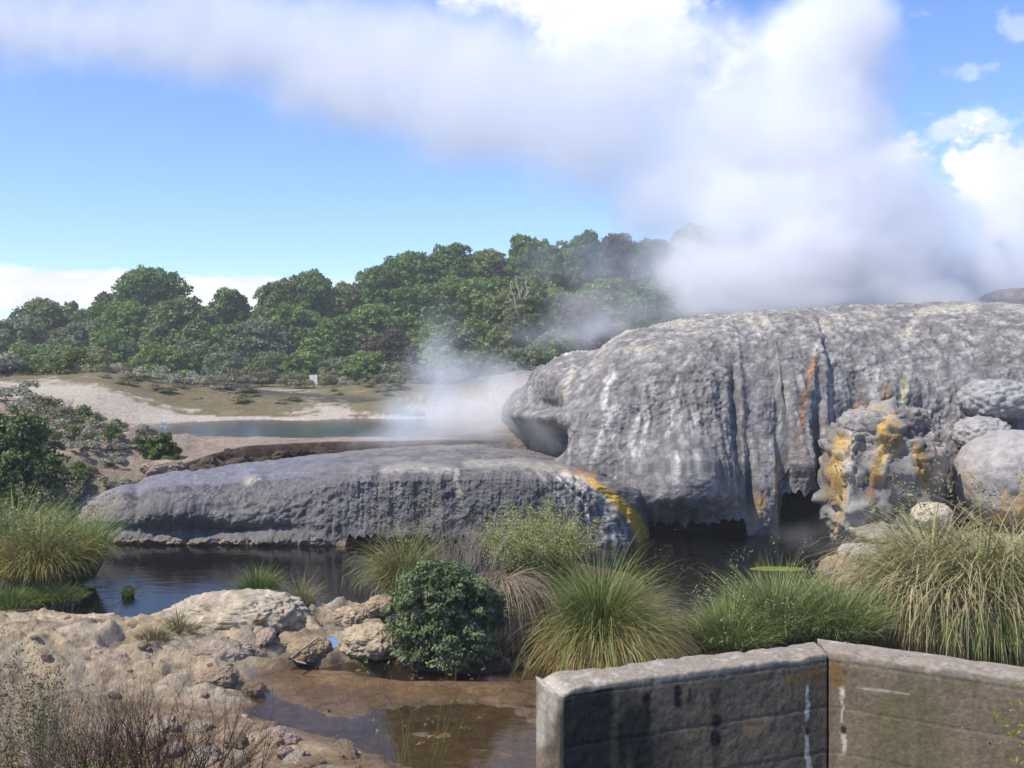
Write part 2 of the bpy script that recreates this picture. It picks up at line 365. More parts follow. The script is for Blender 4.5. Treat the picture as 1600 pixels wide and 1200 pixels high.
    sh = sstep(4.5, .2, dp); zb = zb * (1 - sh) + np.minimum(zb, 1.64) * sh; zb = zb * (1 - sstep(.3, -.4, dp)) + 1.3 * sstep(.3, -.4, dp)
    zb = zb + 6.0 * sstep(84, 112, y) * sstep(-22, -6, x) * sstep(70, 40, x)
    rough = (.38 * rid * lft + .16 * nf * lft + .05 * nm) * sstep(40, 30, y) + (.10 * rid + .10 * nf) * np.exp(-((dl + .5) / .4) ** 2)
    lay(zb + rough, cc, step)
    # bright wet rim at waterlines, algae darkening just above the water
    w = sstep(.10, -.02, h) * (y < 24)
    c = c * (1 - .45 * w[:, None])
    if colour: return h, np.clip(c, .01, .85)
    return h
def hz(x, y): return float(height(np.array([x], float), np.array([y], float))[0])
rr = np.concatenate([np.linspace(.3, 8.5, 50)[:-1], np.linspace(8.5, 19, 235)[:-1], np.linspace(19, 40, 170)[:-1], np.linspace(40, 115, 130)[:-1], np.geomspace(115, 6000, 40)])
aa = np.concatenate([np.linspace(-180, -41, 40)[:-1], np.linspace(-41, 41, 560)[:-1], np.linspace(41, 180, 40)[:-1]])
A, RR = np.meshgrid(np.radians(aa), rr, indexing='ij')
gx, gy = (np.sin(A) * RR).ravel(), (np.cos(A) * RR).ravel()
gh, gc = height(gx, gy, True)
far = sstep(130, 400, np.hypot(gx, gy)); gh = gh * (1 - far) + 2.0 * far
gc = mixc(gc, far, [.08, .09, .04])
ground = mk('ground', np.stack([gx, gy, gh], 1), grid_faces(len(aa), len(rr), True), M_ground, cols=gc)
tag(ground, 'pale sinter and mud ground around the thermal pools', kind='structure')

def flat_poly(name, poly, z, mat, label):
    n = len(poly); V = np.array([[p[0], p[1], z] for p in poly])
    m = bpy.data.meshes.new(name); m.from_pydata([tuple(v) for v in V], [], [tuple(range(n))]); m.materials.append(mat)
    o = bpy.data.objects.new(name, m); COL.objects.link(o); tag(o, label, kind='structure'); return o
flat_poly('pond_water', [(-30, -2), (30, -2), (30, 26), (2, 26), (-9.6, 23.6), (-12, 21.5), (-30, 18)], 0.0,
          water_mat('dark_pond', (.80, .75, .63), (.05, .05, .04), .12, 3.2, .22, .03, .03, (.6, 1.6, 1)), 'dark still water of the lower pond and its shallow stream')
pp = np.array(P_pool); pc = pp.mean(0)
flat_poly('hot_pool_water', [tuple(pc + (q - pc) * np.array([1.03, 1.10])) for q in pp], 1.6,
          water_mat('blue_pool', (.2, .5, .6), (.12, .37, .56), .98, 2.0, .3, .12, .05, ior=1.01), 'milky blue water of the hot pool behind the terrace')
for k, q in enumerate(MILK):
    q = np.array(q); qc = q.mean(0)
    flat_poly('rock_pool_water', [tuple(qc + (p - qc) * 1.2) for p in q], .125,
              water_mat('milky_pool', (.5, .55, .5), (.46, .48, .42) if k < 3 else (.16, .18, .22), .92, 4.0, .2, .12, .03, ior=1.10),
              'small milky rock pool between the pale foreground boulders' if k < 3 else 'small sky blue puddle among the pale foreground rocks')

# ------------------------------------------------------------------ sinter formations (draped sheets with real thickness behind)
def smooth_curve(pts, n, w=9, dense=None):
    p = np.asarray(pts, float); d = np.concatenate([[0], np.cumsum(np.hypot(*np.diff(p[:, :2], axis=0).T))])
    s = np.linspace(0, d[-1], n)
    if dense: w_ = np.where((s > dense[0] * d[-1]) & (s < dense[1] * d[-1]), 1.0, .22); cs_ = np.concatenate([[0], np.cumsum(1 / w_ * 0 + w_)[:-1]]); cs_ /= cs_[-1]; s = np.interp(np.linspace(0, 1, n), cs_, s)
    c = np.stack([np.interp(s, d, p[:, k]) for k in range(p.shape[1])], 1)
    k = np.hanning(w * 2 + 3)[1:-1]; k /= k.sum()
    for j in range(c.shape[1]):
        e = np.concatenate([np.full(w, c[0, j]), c[:, j], np.full(w, c[-1, j])])
        c[:, j] = np.convolve(e, k, 'valid')
    return c
def sheet(curve, prof, ns, nv, lip, smw=9, dense=None):
    """curve rows: bx, by, rx, ry, kx, ky, ztop  (foot, rim and back of the landform); prof: (v, t, f); t in 0..1 foot->rim, 1..2 rim->back"""
    c = smooth_curve(curve, ns, smw, dense); pr = np.asarray(prof, float)
    v = np.linspace(0, 1, nv); t = np.interp(v, pr[:, 0], pr[:, 1]); f = np.interp(v, pr[:, 0], pr[:, 2])
    k = np.hanning(9)[1:-1]; k /= k.sum()
    sm = lambda a: np.concatenate([a[:3], np.convolve(a, k, 'valid'), a[-3:]])
    t, f = sm(t), sm(f)
    t1, t2 = np.clip(t, 0, 1)[None, :, None], np.clip(t - 1, 0, 1)[None, :, None]
    b, r, q = c[:, None, 0:2], c[:, None, 2:4], c[:, None, 4:6]
    xy = b + (r - b) * t1 + (q - r) * t2
    lz = np.asarray(lip(c[:, 0], c[:, 1]) if callable(lip) else np.full(ns, lip))[:, None]
    z = lz + (c[:, 6:7] - lz) * f[None, :]
    return np.concatenate([xy, z[..., None]], -1), c, v
def grid_normals(G):
    du = np.gradient(G, axis=0); dv = np.gradient(G, axis=1)
    n = np.cross(du, dv); n /= np.linalg.norm(n, axis=-1, keepdims=True) + 1e-9
    return n
def streak(c, px, py, pts, w, col, s, seed, P, soft=1.6, taper=True):
    wob = 3.2 * noise3(np.stack([px * .05, py * .11, np.full_like(px, seed + 3.3)], 1), seed + 2) + 5 * noise3(np.stack([px * .02, py * .03, np.full_like(px, seed)], 1), seed) + 2.5 * noise3(np.stack([px * .08, py * .06, np.full_like(px, seed)], 1), seed)
    d, t = linedist(px + wob, py, pts)
    ww = w * (1 + .5 * noise3(np.stack([t * 9, np.full_like(t, seed), t * 0], 1), seed))
    m = sstep(ww * soft, ww * .35, d) * s
    m = m * np.clip(.70 + 1.1 * fbm(P, np.array([9, 9, 2.]), 3, seed) + .9 * fbm(P, np.array([16, 12, 1.3]), 3, seed + 1), 0, 1)
    if taper: m = m * sstep(1.0, .8, t) * sstep(0, .04, t + .02)
    return mixc(c, np.clip(m, 0, 1), col)
WHITE = [.68, .66, .60]; ORANGE = [.50, .22, .055]; YELL = [.60, .36, .06]; DARK = [.05, .047, .045]; CREAM = [.58, .52, .40]; OLIVE = [.20, .16, .06]

def build_mound():
    # bx, by, rx, ry, kx, ky, ztop
    cv = [(1.5, 44, 4, 43, 5, 44, 3.6), (.0, 38, 3.5, 37, 6, 43, 3.5), (-.3, 33, 3, 33, 7, 44, 3.55), (-.1, 29, 2.2, 30, 8, 45, 3.75), (.15, 26.8, 1.9, 28.2, 9, 45, 4.05),
          (.55, 25, 2.1, 27.6, 9, 45, 4.15), (1.15, 23.9, 2.5, 27.4, 9, 45, 4.25), (2.0, 22.9, 3.2, 27.4, 9, 45, 4.72), (3.0, 22.45, 4.1, 27.5, 9, 46, 4.97), (4.2, 22.3, 5.1, 27.7, 10, 46, 5.12),
          (5.4, 22.55, 6.2, 28, 10, 46, 5.27), (6.4, 22.7, 7.2, 28.2, 11, 46, 5.36), (7.5, 23.0, 8.4, 28.4, 12, 46, 5.43), (9, 23.3, 9.6, 28.5, 13, 46, 5.5), (10.5, 23.3, 11, 28.6, 14, 46, 5.56),
          (12.2, 23.0, 12.6, 28.7, 15, 46, 5.6), (14.5, 22.6, 14.5, 28.8, 16, 46, 5.55), (17.5, 22.8, 17, 29, 18, 46, 5.3), (20.5, 25, 19, 30, 19, 46, 4.8), (22.5, 31, 20.5, 34, 19.5, 45, 3.8)]
    pr = [(0, .16, .16), (.025, .10, .07), (.05, .03, .01), (.065, .004, 0), (.08, -.01, .012), (.20, -.015, .18), (.34, .03, .38), (.48, .085, .57), (.60, .19, .73), (.70, .36, .855), (.80, .62, .945),
          (.885, .90, .995), (.91, 1.0, 1.0), (.95, 1.25, 1.0), (.98, 1.7, .93), (1, 2.0, .2)]
    ns, nv = 1120, 440
    def lip(x, y):
        pxx = 800 + F * x / y
        z = np.full(x.shape, -.15)
        z = np.where((pxx > 930) & (pxx < 1166), .40, z); z = np.where((pxx > 1166) & (pxx < 1219), -.2, z)
        z = np.where((pxx >= 1219) & (pxx < 1300), .95, z); z = np.where(pxx > 1485, .25, z)
        k = np.hanning(9)[1:-1]; k /= k.sum()
        return np.concatenate([z[:3], np.convolve(z, k, 'valid'), z[-3:]])
    G, c, v = sheet(cv, pr, ns, nv, lip, 13, (.34, .76))
    V = G.reshape(-1, 3); nrm = grid_normals(G).reshape(-1, 3)
    if nrm[(np.abs(V[:, 0] - 6) < 1) & (V[:, 2] < 2.5) & (V[:, 2] > 1.5)][:, 1].mean() > 0: nrm = -nrm
    vv = np.tile(v[None, :], (ns, 1)).ravel()
    px0, py0 = proj(V)
    face = sstep(.05, .12, vv) * sstep(.66, .45, vv)         # steep draped front
    fade = sstep(0, .09, vv) * sstep(1.0, .95, vv)
    Pw = V + .35 * np.stack([fbm(V, .8, 3, 51), fbm(V, .8, 3, 52), fbm(V, .8, 3, 53)], 1)
    big = fbm(Pw, .42, 3, 54)
    w1, w2 = worley(Pw, np.array([1.35, 1.35, 1.0]), 55); cau = .5 - w1
    u1, u2 = worley(V + .12 * np.stack([fbm(V, 3, 2, 56), fbm(V, 3, 2, 57), fbm(V, 3, 2, 58)], 1), np.array([3.6, 3.6, 3.0]), 59); cau2 = .5 - u1; u3, _ = worley(V + .05 * fbm(V, 6, 2, 560)[:, None], 8.5, 561)
    fine = fbm(V, 9, 4, 60, .6, 'b')
    drp = fbm(Pw, np.array([1.9, 1.0, .18]), 4, 61, .55, 'r')   # vertical draperies
    drp2 = fbm(V, np.array([6.0, 2.0, .35]), 3, 62, .55, 'b')
    d = fade * (.42 * big + .16 * cau * (1 - .5 * face) + .13 * cau2 + .075 * (.5 - u3) + .07 * fine + .10 * fbm(V, 3.0, 5, 601, .62, 'r') + .06 * fbm(V, np.array([1.2, 1.2, 7]), 3, 602, .5, 'r') * sstep(.5, .7, vv)) + face * (.30 * drp + .07 * drp2)
    def bulge(x, y, rx, ry, a, p=2):
        return a * np.exp(-(np.abs((px0 - x) / rx) ** p + np.abs((py0 - y) / ry) ** p))
    db = np.zeros(len(V)); d_keep = d; d = db
    d += bulge(1060, 770, 85, 70, .85, 2.4) + bulge(1080, 720, 38, 60, .35) + bulge(905, 720, 45, 55, .35) + bulge(955, 680, 50, 60, .18)
    d += bulge(1192, 790, 26, 90, .28, 3) - bulge(1150, 650, 8, 90, .25) - bulge(1224, 720, 9, 110, .45) - bulge(1258, 800, 34, 55, .5, 3) - bulge(1280, 700, 9, 90, .3) - bulge(1168, 770, 6, 60, .3)
    d += bulge(1262, 735, 22, 45, .30) + bulge(1400, 600, 80, 45, .2) - bulge(1340, 640, 25, 70, .2)
    # the dark overhang and the nose-like lobe at the left end
    d += bulge(850, 590, 38, 32, .25) - bulge(856, 632, 20, 14, .45) + bulge(895, 660, 44, 24, .25) - bulge(838, 690, 46, 22, 1.7, 3) + bulge(812, 645, 26, 60, .45)
    d = d_keep * (.16 + .56 * sstep(-.35, .3, fbm(V, .55, 3, 611))) * (1 - .55 * np.clip(bulge(1050, 760, 110, 70, 1.0), 0, 1)) + db * sstep(.04, .17, vv)
    V = V + nrm * d[:, None]
    # stalactite teeth at the free lower edge
    sarc = np.repeat(np.concatenate([[0], np.cumsum(np.hypot(*np.diff(c[:, :2], axis=0).T))]), nv)
    t1 = np.clip(noise3(np.stack([sarc * 5.5, sarc * 0, sarc * 0], 1), 63) + .25, 0, 1) + .6 * np.clip(noise3(np.stack([sarc * 13, sarc * 0, sarc * 0], 1), 64) + .1, 0, 1)
    V[:, 2] -= sstep(.17, .05, vv) * (.24 * t1 - .04)
    G2 = V.reshape(ns, nv, 3)
    px, py = proj(V)
    n2 = fbm(V, .7, 4, 65); n3 = fbm(V, 2.6, 4, 66); st = fbm(V, np.array([4.0, 2.0, .30]), 4, 67)
    col = np.array([.245, .233, .225]) * (1 + .4 * n2 + .55 * n3)[:, None]
    col = mixc(col, sstep(.02, .28, st) * face * .45, [.40, .385, .37])
    col = mixc(col, sstep(.05, .35, -st) * face * .6, [.105, .10, .10])
    run = fbm(Pw, np.array([6.5, 3, .16]), 4, 620, .6); col = mixc(col, sstep(.06, .26, run) * sstep(-.2, .2, n2 + .2) * face * .85, [.52, .505, .48])
    run2 = fbm(Pw, np.array([5, 3, .2]), 4, 640, .6); col = mixc(col, sstep(.14, .3, run2) * sstep(.0, .3, fbm(V, .5, 2, 641) + .1) * face * .7, [.33, .24, .12])
    crest = np.clip(cau2 * 1.6 + cau * .8 + .2, 0, 1)        # pale caps on the raised bumps, darker tone in the cracks
    col = mixc(col, sstep(.42, .72, vv + .22 * n2) * sstep(.0, .45, n3 + .35 * crest) * .7, [.50, .47, .43])
    col = mixc(col, sstep(.05, -.25, cau2) * .45, [.10, .094, .09])
    col = mixc(col, sstep(.60, .72, vv) * sstep(.0, .3, fbm(V, np.array([1.5, .5, 1.5]), 4, 68)) * .6, CREAM)
    lines = [([(962, 585), (948, 596), (944, 630), (949, 655), (938, 690), (926, 735)], 4.9, WHITE, .95), ([(946, 655), (960, 690), (975, 720)], 3.0, WHITE, .4),
             ([(938, 690), (925, 715), (915, 750)], 3.9, WHITE, .5), ([(1052, 606), (1049, 640), (1048, 668), (1036, 690)], 3.9, WHITE, .8), ([(1075, 560), (1060, 590), (1052, 606)], 3.0, WHITE, .5),
             ([(1272, 558), (1264, 590), (1257, 618), (1254, 650), (1250, 682)], 4.9, ORANGE, .95), ([(1254, 650), (1250, 700), (1254, 740)], 3.9, ORANGE, .35),
             ([(1010, 590), (1004, 640), (1012, 680)], 3.0, WHITE, .35), ([(1160, 640), (1164, 690), (1166, 740)], 4.9, CREAM, .55), ([(1146, 600), (1152, 660), (1156, 740), (1150, 760)], 4.9, DARK, .75),
             ([(1222, 640), (1219, 700), (1216, 790), (1214, 830)], 3.0, WHITE, .6), ([(1226, 640), (1225, 700), (1224, 790)], 6.8, DARK, .85), ([(1214, 720), (1213, 780), (1212, 835)], 3.9, YELL, .6),
             ([(1180, 780), (1177, 810), (1174, 836)], 8.8, YELL, .85), ([(1166, 785), (1170, 836)], 4.9, OLIVE, .8), ([(1196, 770), (1193, 800), (1190, 830)], 3.0, ORANGE, .7),
             ([(1278, 640), (1280, 690), (1276, 760)], 3.9, DARK, .7), ([(1243, 680), (1240, 720), (1250, 760)], 3.0, OLIVE, .5), ([(1300, 560), (1298, 600), (1300, 660), (1302, 690)], 3.0, WHITE, .6),
             ([(1340, 630), (1345, 650), (1350, 660)], 12.7, ORANGE, .6), ([(1372, 580), (1366, 600), (1362, 630), (1358, 650)], 3.9, WHITE, .85), ([(1386, 600), (1380, 640)], 4.9, ORANGE, .55),
             ([(1414, 592), (1413, 615), (1412, 635)], 4.9, [.68, .62, .34], .95), ([(1400, 595), (1398, 640)], 4.9, DARK, .4), ([(1430, 500), (1420, 515), (1412, 540)], 5.8, CREAM, .8),
             ([(1435, 490), (1480, 483), (1540, 480)], 6.8, [.62, .58, .42], .8), ([(1500, 630), (1498, 670), (1496, 700)], 3.0, WHITE, .6), ([(898, 575), (886, 600), (880, 630)], 4.9, CREAM, .75), ([(876, 625), (880, 632)], 4.9, YELL, .7),
             ([(820, 580), (845, 560), (880, 552), (900, 552)], 3.9, WHITE, .7), ([(840, 565), (885, 558)], 5.8, OLIVE, .5), ([(830, 575), (860, 600), (850, 620)], 13.6, [.12, .11, .095], .6),
             ([(1110, 735), (1128, 760), (1134, 790)], 3.0, [.42, .33, .25], .7), ([(870, 690), (865, 720), (872, 748)], 5.8, CREAM, .35), ([(905, 700), (900, 750)], 3.9, CREAM, .3),
             ([(980, 510), (1060, 504), (1130, 503)], 4.9, CREAM, .6), ([(960, 548), (1010, 545), (1060, 535)], 4.9, CREAM, .55), ([(1130, 505), (1134, 520)], 3.9, WHITE, .7), ([(1180, 510), (1190, 522)], 3.9, WHITE, .5),
             ([(1285, 520), (1275, 545), (1268, 560)], 3.9, WHITE, .6), ([(1270, 500), (1300, 505)], 6.8, CREAM, .5), ([(1590, 480), (1560, 486)], 5.8, CREAM, .5)]
    vis = (nrm[:, 1] < .55)
    for k, (pts, w, cl, s) in enumerate(lines):
        cN = streak(col, px, py, pts, w, cl, s, 100 + k, V, taper=k not in (7,)); col = np.where(vis[:, None], cN, col)
    col = mixc(col, sstep(.1, -.15, .5 - u3) * .40, [.085, .08, .075])
    col = mixc(col, sstep(.05, .075, vv) * sstep(.22, .10, vv) * sstep(-.25, .2, n3) * .5, [.44, .42, .39])
    rim = sstep(.5, .1, V[:, 2]) * face
    col = mixc(col, rim * .45, [.30, .25, .19])
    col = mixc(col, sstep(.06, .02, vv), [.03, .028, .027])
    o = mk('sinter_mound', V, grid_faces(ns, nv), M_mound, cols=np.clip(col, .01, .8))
    tag(o, 'huge grey rounded sinter mound with white and orange mineral streaks below the steam plume', 'rock formation')
    # dark inner wall of the undercut and the little cave
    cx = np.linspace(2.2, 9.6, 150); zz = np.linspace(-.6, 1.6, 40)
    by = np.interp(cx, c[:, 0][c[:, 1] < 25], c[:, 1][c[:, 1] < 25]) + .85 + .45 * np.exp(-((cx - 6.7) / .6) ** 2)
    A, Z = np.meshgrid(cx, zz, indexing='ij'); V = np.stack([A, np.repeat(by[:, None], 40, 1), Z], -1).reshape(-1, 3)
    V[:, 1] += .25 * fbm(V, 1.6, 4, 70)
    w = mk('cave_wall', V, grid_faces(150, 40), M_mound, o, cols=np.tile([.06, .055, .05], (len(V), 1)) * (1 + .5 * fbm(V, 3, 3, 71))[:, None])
    return o
mound = build_mound()

def build_terrace():
    cv = [(-10.7, 23.6, -9.9, 23.9, -9.6, 24.4, .72), (-10.3, 22.5, -9.4, 23.7, -9.0, 24.8, .85), (-9.4, 21.8, -8.6, 23.9, -8.2, 25.4, 1.16), (-8.2, 21.55, -7.2, 24.4, -6.8, 26.4, 1.36), (-6.5, 21.5, -5.8, 25.0, -5.4, 27.2, 1.44), (-4.8, 21.35, -4.3, 25.8, -4.2, 28.4, 1.53),
          (-3.0, 21.2, -2.9, 26.2, -2.8, 29, 1.58), (-1.4, 21.15, -1.4, 26.3, -1.4, 29.4, 1.61), (0, 21.1, -.2, 26.0, 0, 29.2, 1.63), (.9, 21.15, .7, 25, .8, 27.5, 1.58), (1.8, 21.2, 1.25, 23.9, 1.5, 26, 1.5), (2.5, 21.35, 1.75, 23.4, 2.2, 25, 1.36), (2.95, 21.75, 2.3, 23.2, 2.6, 24.4, 1.15), (3.15, 22.5, 2.6, 23.6, 2.8, 24.2, .95)]
    pr = [(0, .10, .12), (.03, .05, .02), (.05, .008, .0), (.07, 0, .01), (.22, -.008, .30), (.36, .015, .58), (.46, .05, .76), (.55, .12, .89), (.66, .30, .965), (.80, .62, .99), (.90, .95, 1.0), (.93, 1, 1), (.97, 1.6, .97), (1, 2, .3)]
    ns, nv = 860, 260
    def lip(x, y):
        pxx = 800 + F * x / y
        z = np.full(x.shape, -.12); z = np.where((pxx > 540) & (pxx < 900), .24, z)
        k = np.hanning(13)[1:-1]; k /= k.sum(); return np.concatenate([z[:5], np.convolve(z, k, 'valid'), z[-5:]])
    prR = [(0, .10, .12), (.03, .05, .02), (.05, .008, .0), (.07, 0, .01), (.22, -.004, .34), (.36, .006, .66), (.46, .018, .86), (.53, .06, .955), (.64, .25, .985), (.80, .62, .995), (.90, .95, 1.0), (.93, 1, 1), (.97, 1.6, .97), (1, 2, .3)]
    prL = [(0, .10, .12), (.03, .05, .02), (.05, .008, .0), (.07, 0, .01), (.22, -.004, .26), (.36, .03, .48), (.46, .09, .62), (.55, .20, .74), (.66, .40, .86), (.80, .68, .95), (.90, .95, 1.0), (.93, 1, 1), (.97, 1.6, .97), (1, 2, .3)]
    GR, c, v = sheet(cv, prR, ns, nv, lip, 13, (.12, .86)); GL, c, v = sheet(cv, prL, ns, nv, lip, 13, (.12, .86))
    wr = sstep(-6.2, -3.4, c[:, 0])[:, None, None]; G = GR * wr + GL * (1 - wr)
    V = G.reshape(-1, 3); nrm = grid_normals(G).reshape(-1, 3)
    if nrm[(np.abs(V[:, 0] + 4) < 1) & (V[:, 2] < 1.0)][:, 1].mean() > 0: nrm = -nrm
    vv = np.tile(v[None, :], (ns, 1)).ravel(); px0, py0 = proj(V)
    face = sstep(.04, .1, vv) * sstep(.62, .42, vv); fade = sstep(0, .08, vv) * sstep(1, .95, vv)
    lum = sstep(560, 400, px0)                              # lumpy on the left, finely fluted on the right
    big = fbm(V, .5, 3, 81); w1, _ = worley(V + .3 * fbm(V, 1, 2, 82)[:, None], np.array([.9, .9, 1.3]), 83)
    u2, _ = worley(V + .1 * fbm(V, 3, 2, 840)[:, None], 3.2, 841); u3, _ = worley(V, 8.5, 842); med = fbm(V, 2.4, 5, 84, .6, 'r'); fine = fbm(V, 10, 3, 85, .6, 'b')
    flut = fbm(V, np.array([7.5, 2.5, .35]), 3, 86, .55, 'b'); flut2 = fbm(V, np.array([1.6, .8, .15]), 3, 87, .5, 'b')
    d = fade * (.30 * big + .30 * (.45 - w1) * lum * face + .10 * med * (.4 + .6 * lum) + (.10 * (.5 - u2) + .05 * (.5 - u3)) * (.35 + .65 * lum) + .03 * fine) + face * (1 - lum) * (.055 * flut * (.4 + 1.6 * np.clip(fbm(V, .9, 3, 872) + .35, 0, 1)) + .10 * flut2 + .06 * med + .05 * fbm(V, np.array([3.2, 1.5, .8]), 4, 871, .6, 'r')) + face * lum * .03 * flut
    d *= np.where(vv > .62, .45, 1)
    def bulge(x, y, rx, ry, a): return a * np.exp(-(((px0 - x) / rx) ** 2 + ((py0 - y) / ry) ** 2))
    d += bulge(395, 750, 16, 14, .14) - bulge(400, 785, 14, 12, .15) + bulge(270, 800, 60, 22, .35) - bulge(330, 828, 120, 8, .16) * (1 + 2 * med) + bulge(330, 845, 140, 9, .15) * (1 + 3 * med) - bulge(215, 775, 10, 22, .2) + bulge(180, 800, 30, 30, .15)
    d *= .25 + .75 * sstep(.05, .16, vv)
    V = V + nrm * d[:, None]
    sarc = np.repeat(np.concatenate([[0], np.cumsum(np.hypot(*np.diff(c[:, :2], axis=0).T))]), nv)
    t1 = np.clip(noise3(np.stack([sarc * 7, sarc * 0, sarc * 0], 1), 88) + .2, 0, 1) + .6 * np.clip(noise3(np.stack([sarc * 15, sarc * 0, sarc * 0], 1), 89), 0, 1)
    V[:, 2] -= sstep(.2, .05, vv) * .24 * t1 * sstep(500, 570, px0)
    # thin steps of old crust on the flat top, right half
    top = sstep(.62, .72, vv) * sstep(520, 620, px0)
    V[:, 2] += top * .05 * np.round(2.2 * fbm(V, np.array([.22, 1.3, 0]), 3, 90) * 2) / 2
    px, py = proj(V)
    n2 = fbm(V, .8, 4, 91); n3 = fbm(V, 3.2, 4, 92); st = fbm(V, np.array([5.0, 2.0, .25]), 4, 93)
    col = np.array([.135, .126, .128]) * (1 + .4 * n2 + .5 * n3)[:, None]
    col = mixc(col, sstep(.0, .3, st) * face * (1 - lum) * .6, [.25, .235, .22])
    col = mixc(col, sstep(.05, .3, -st) * face * (1 - lum) * .6, [.075, .073, .078])
    col = mixc(col, face * lum * .4, [.19, .17, .155]); col = mixc(col, sstep(.1, -.15, .5 - u3) * .35, [.06, .056, .054])
    col = mixc(col, sstep(.58, .70, vv) * (1 - lum) * sstep(-.3, .2, n2 + .5 * n3) * .55, [.30, .265, .22])
    col = mixc(col, sstep(.46, .56, vv) * sstep(.66, .56, vv) * sstep(480, 600, px0) * sstep(-.2, .2, n3) * .5, [.36, .32, .25])
    col = mixc(col, sstep(.58, .66, vv) * lum * .5, [.24, .24, .28])
    col = mixc(col, sstep(.16, .02, V[:, 2]) * sstep(-.1, .25, n3 + .2) * sstep(640, 500, px) * .75, [.40, .27, .15])
    col = mixc(col, sstep(230, 150, px) * .5 * sstep(-.2, .3, n2 + n3), [.34, .29, .25])
    L = [([(880, 738), (925, 752), (962, 782), (985, 810), (1003, 850)], 4.5, [.62, .42, .22], .8), ([(925, 752), (966, 788), (992, 815), (1004, 850)], 6.0, YELL, 1.7), ([(940, 764), (985, 800), (1003, 822), (1011, 848)], 7.5, [.58, .36, .04], 1.7), ([(985, 808), (1000, 830), (1004, 850)], 7.5, [.50, .30, .05], .8),
         ([(880, 742), (930, 775), (955, 820), (962, 852)], 4, WHITE, .8), ([(870, 745), (915, 790), (935, 850)], 2, WHITE, .65), ([(885, 745), (925, 785), (946, 850)], 2.5, CREAM, .7), ([(900, 745), (950, 785), (975, 850)], 2.5, WHITE, .8), ([(908, 745), (958, 790), (984, 850)], 2.5, CREAM, .75), ([(895, 745), (940, 785), (954, 850)], 2, DARK, .6), ([(905, 748), (955, 790), (980, 850)], 1.6, DARK, .6), ([(905, 738), (930, 744)], 3, ORANGE, .8),
         ([(840, 740), (880, 780), (905, 848)], 3, CREAM, .5), ([(712, 735), (714, 760), (718, 785)], 4, CREAM, .7), ([(600, 735), (640, 728), (700, 735)], 7, CREAM, .5), ([(388, 752), (402, 748)], 7, [.5, .42, .34], .8),
         ([(730, 725), (800, 722), (880, 735)], 6, CREAM, .5), ([(560, 740), (556, 790), (560, 840)], 16, [.30, .30, .30], .35), ([(740, 750), (780, 760), (840, 770)], 16, DARK, .3), ([(640, 755), (690, 765)], 16, DARK, .35)]
    for k, (pts, w, cl, s) in enumerate(L): col = streak(col, px, py, pts, w, cl, s, 200 + k, V, taper=False)
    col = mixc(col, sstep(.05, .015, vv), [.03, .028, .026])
    o = mk('sinter_terrace', V, grid_faces(ns, nv), M_terr, cols=np.clip(col, .01, .8))
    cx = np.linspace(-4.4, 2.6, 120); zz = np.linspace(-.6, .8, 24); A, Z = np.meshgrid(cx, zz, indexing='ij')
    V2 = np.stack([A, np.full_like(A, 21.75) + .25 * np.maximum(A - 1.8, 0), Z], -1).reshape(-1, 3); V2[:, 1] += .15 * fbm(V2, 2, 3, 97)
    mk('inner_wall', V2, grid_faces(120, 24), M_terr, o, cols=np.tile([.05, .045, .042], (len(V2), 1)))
    tag(o, 'low dark grey sinter terrace with fluted front along the far edge of the pond', 'rock formation')
build_terrace()

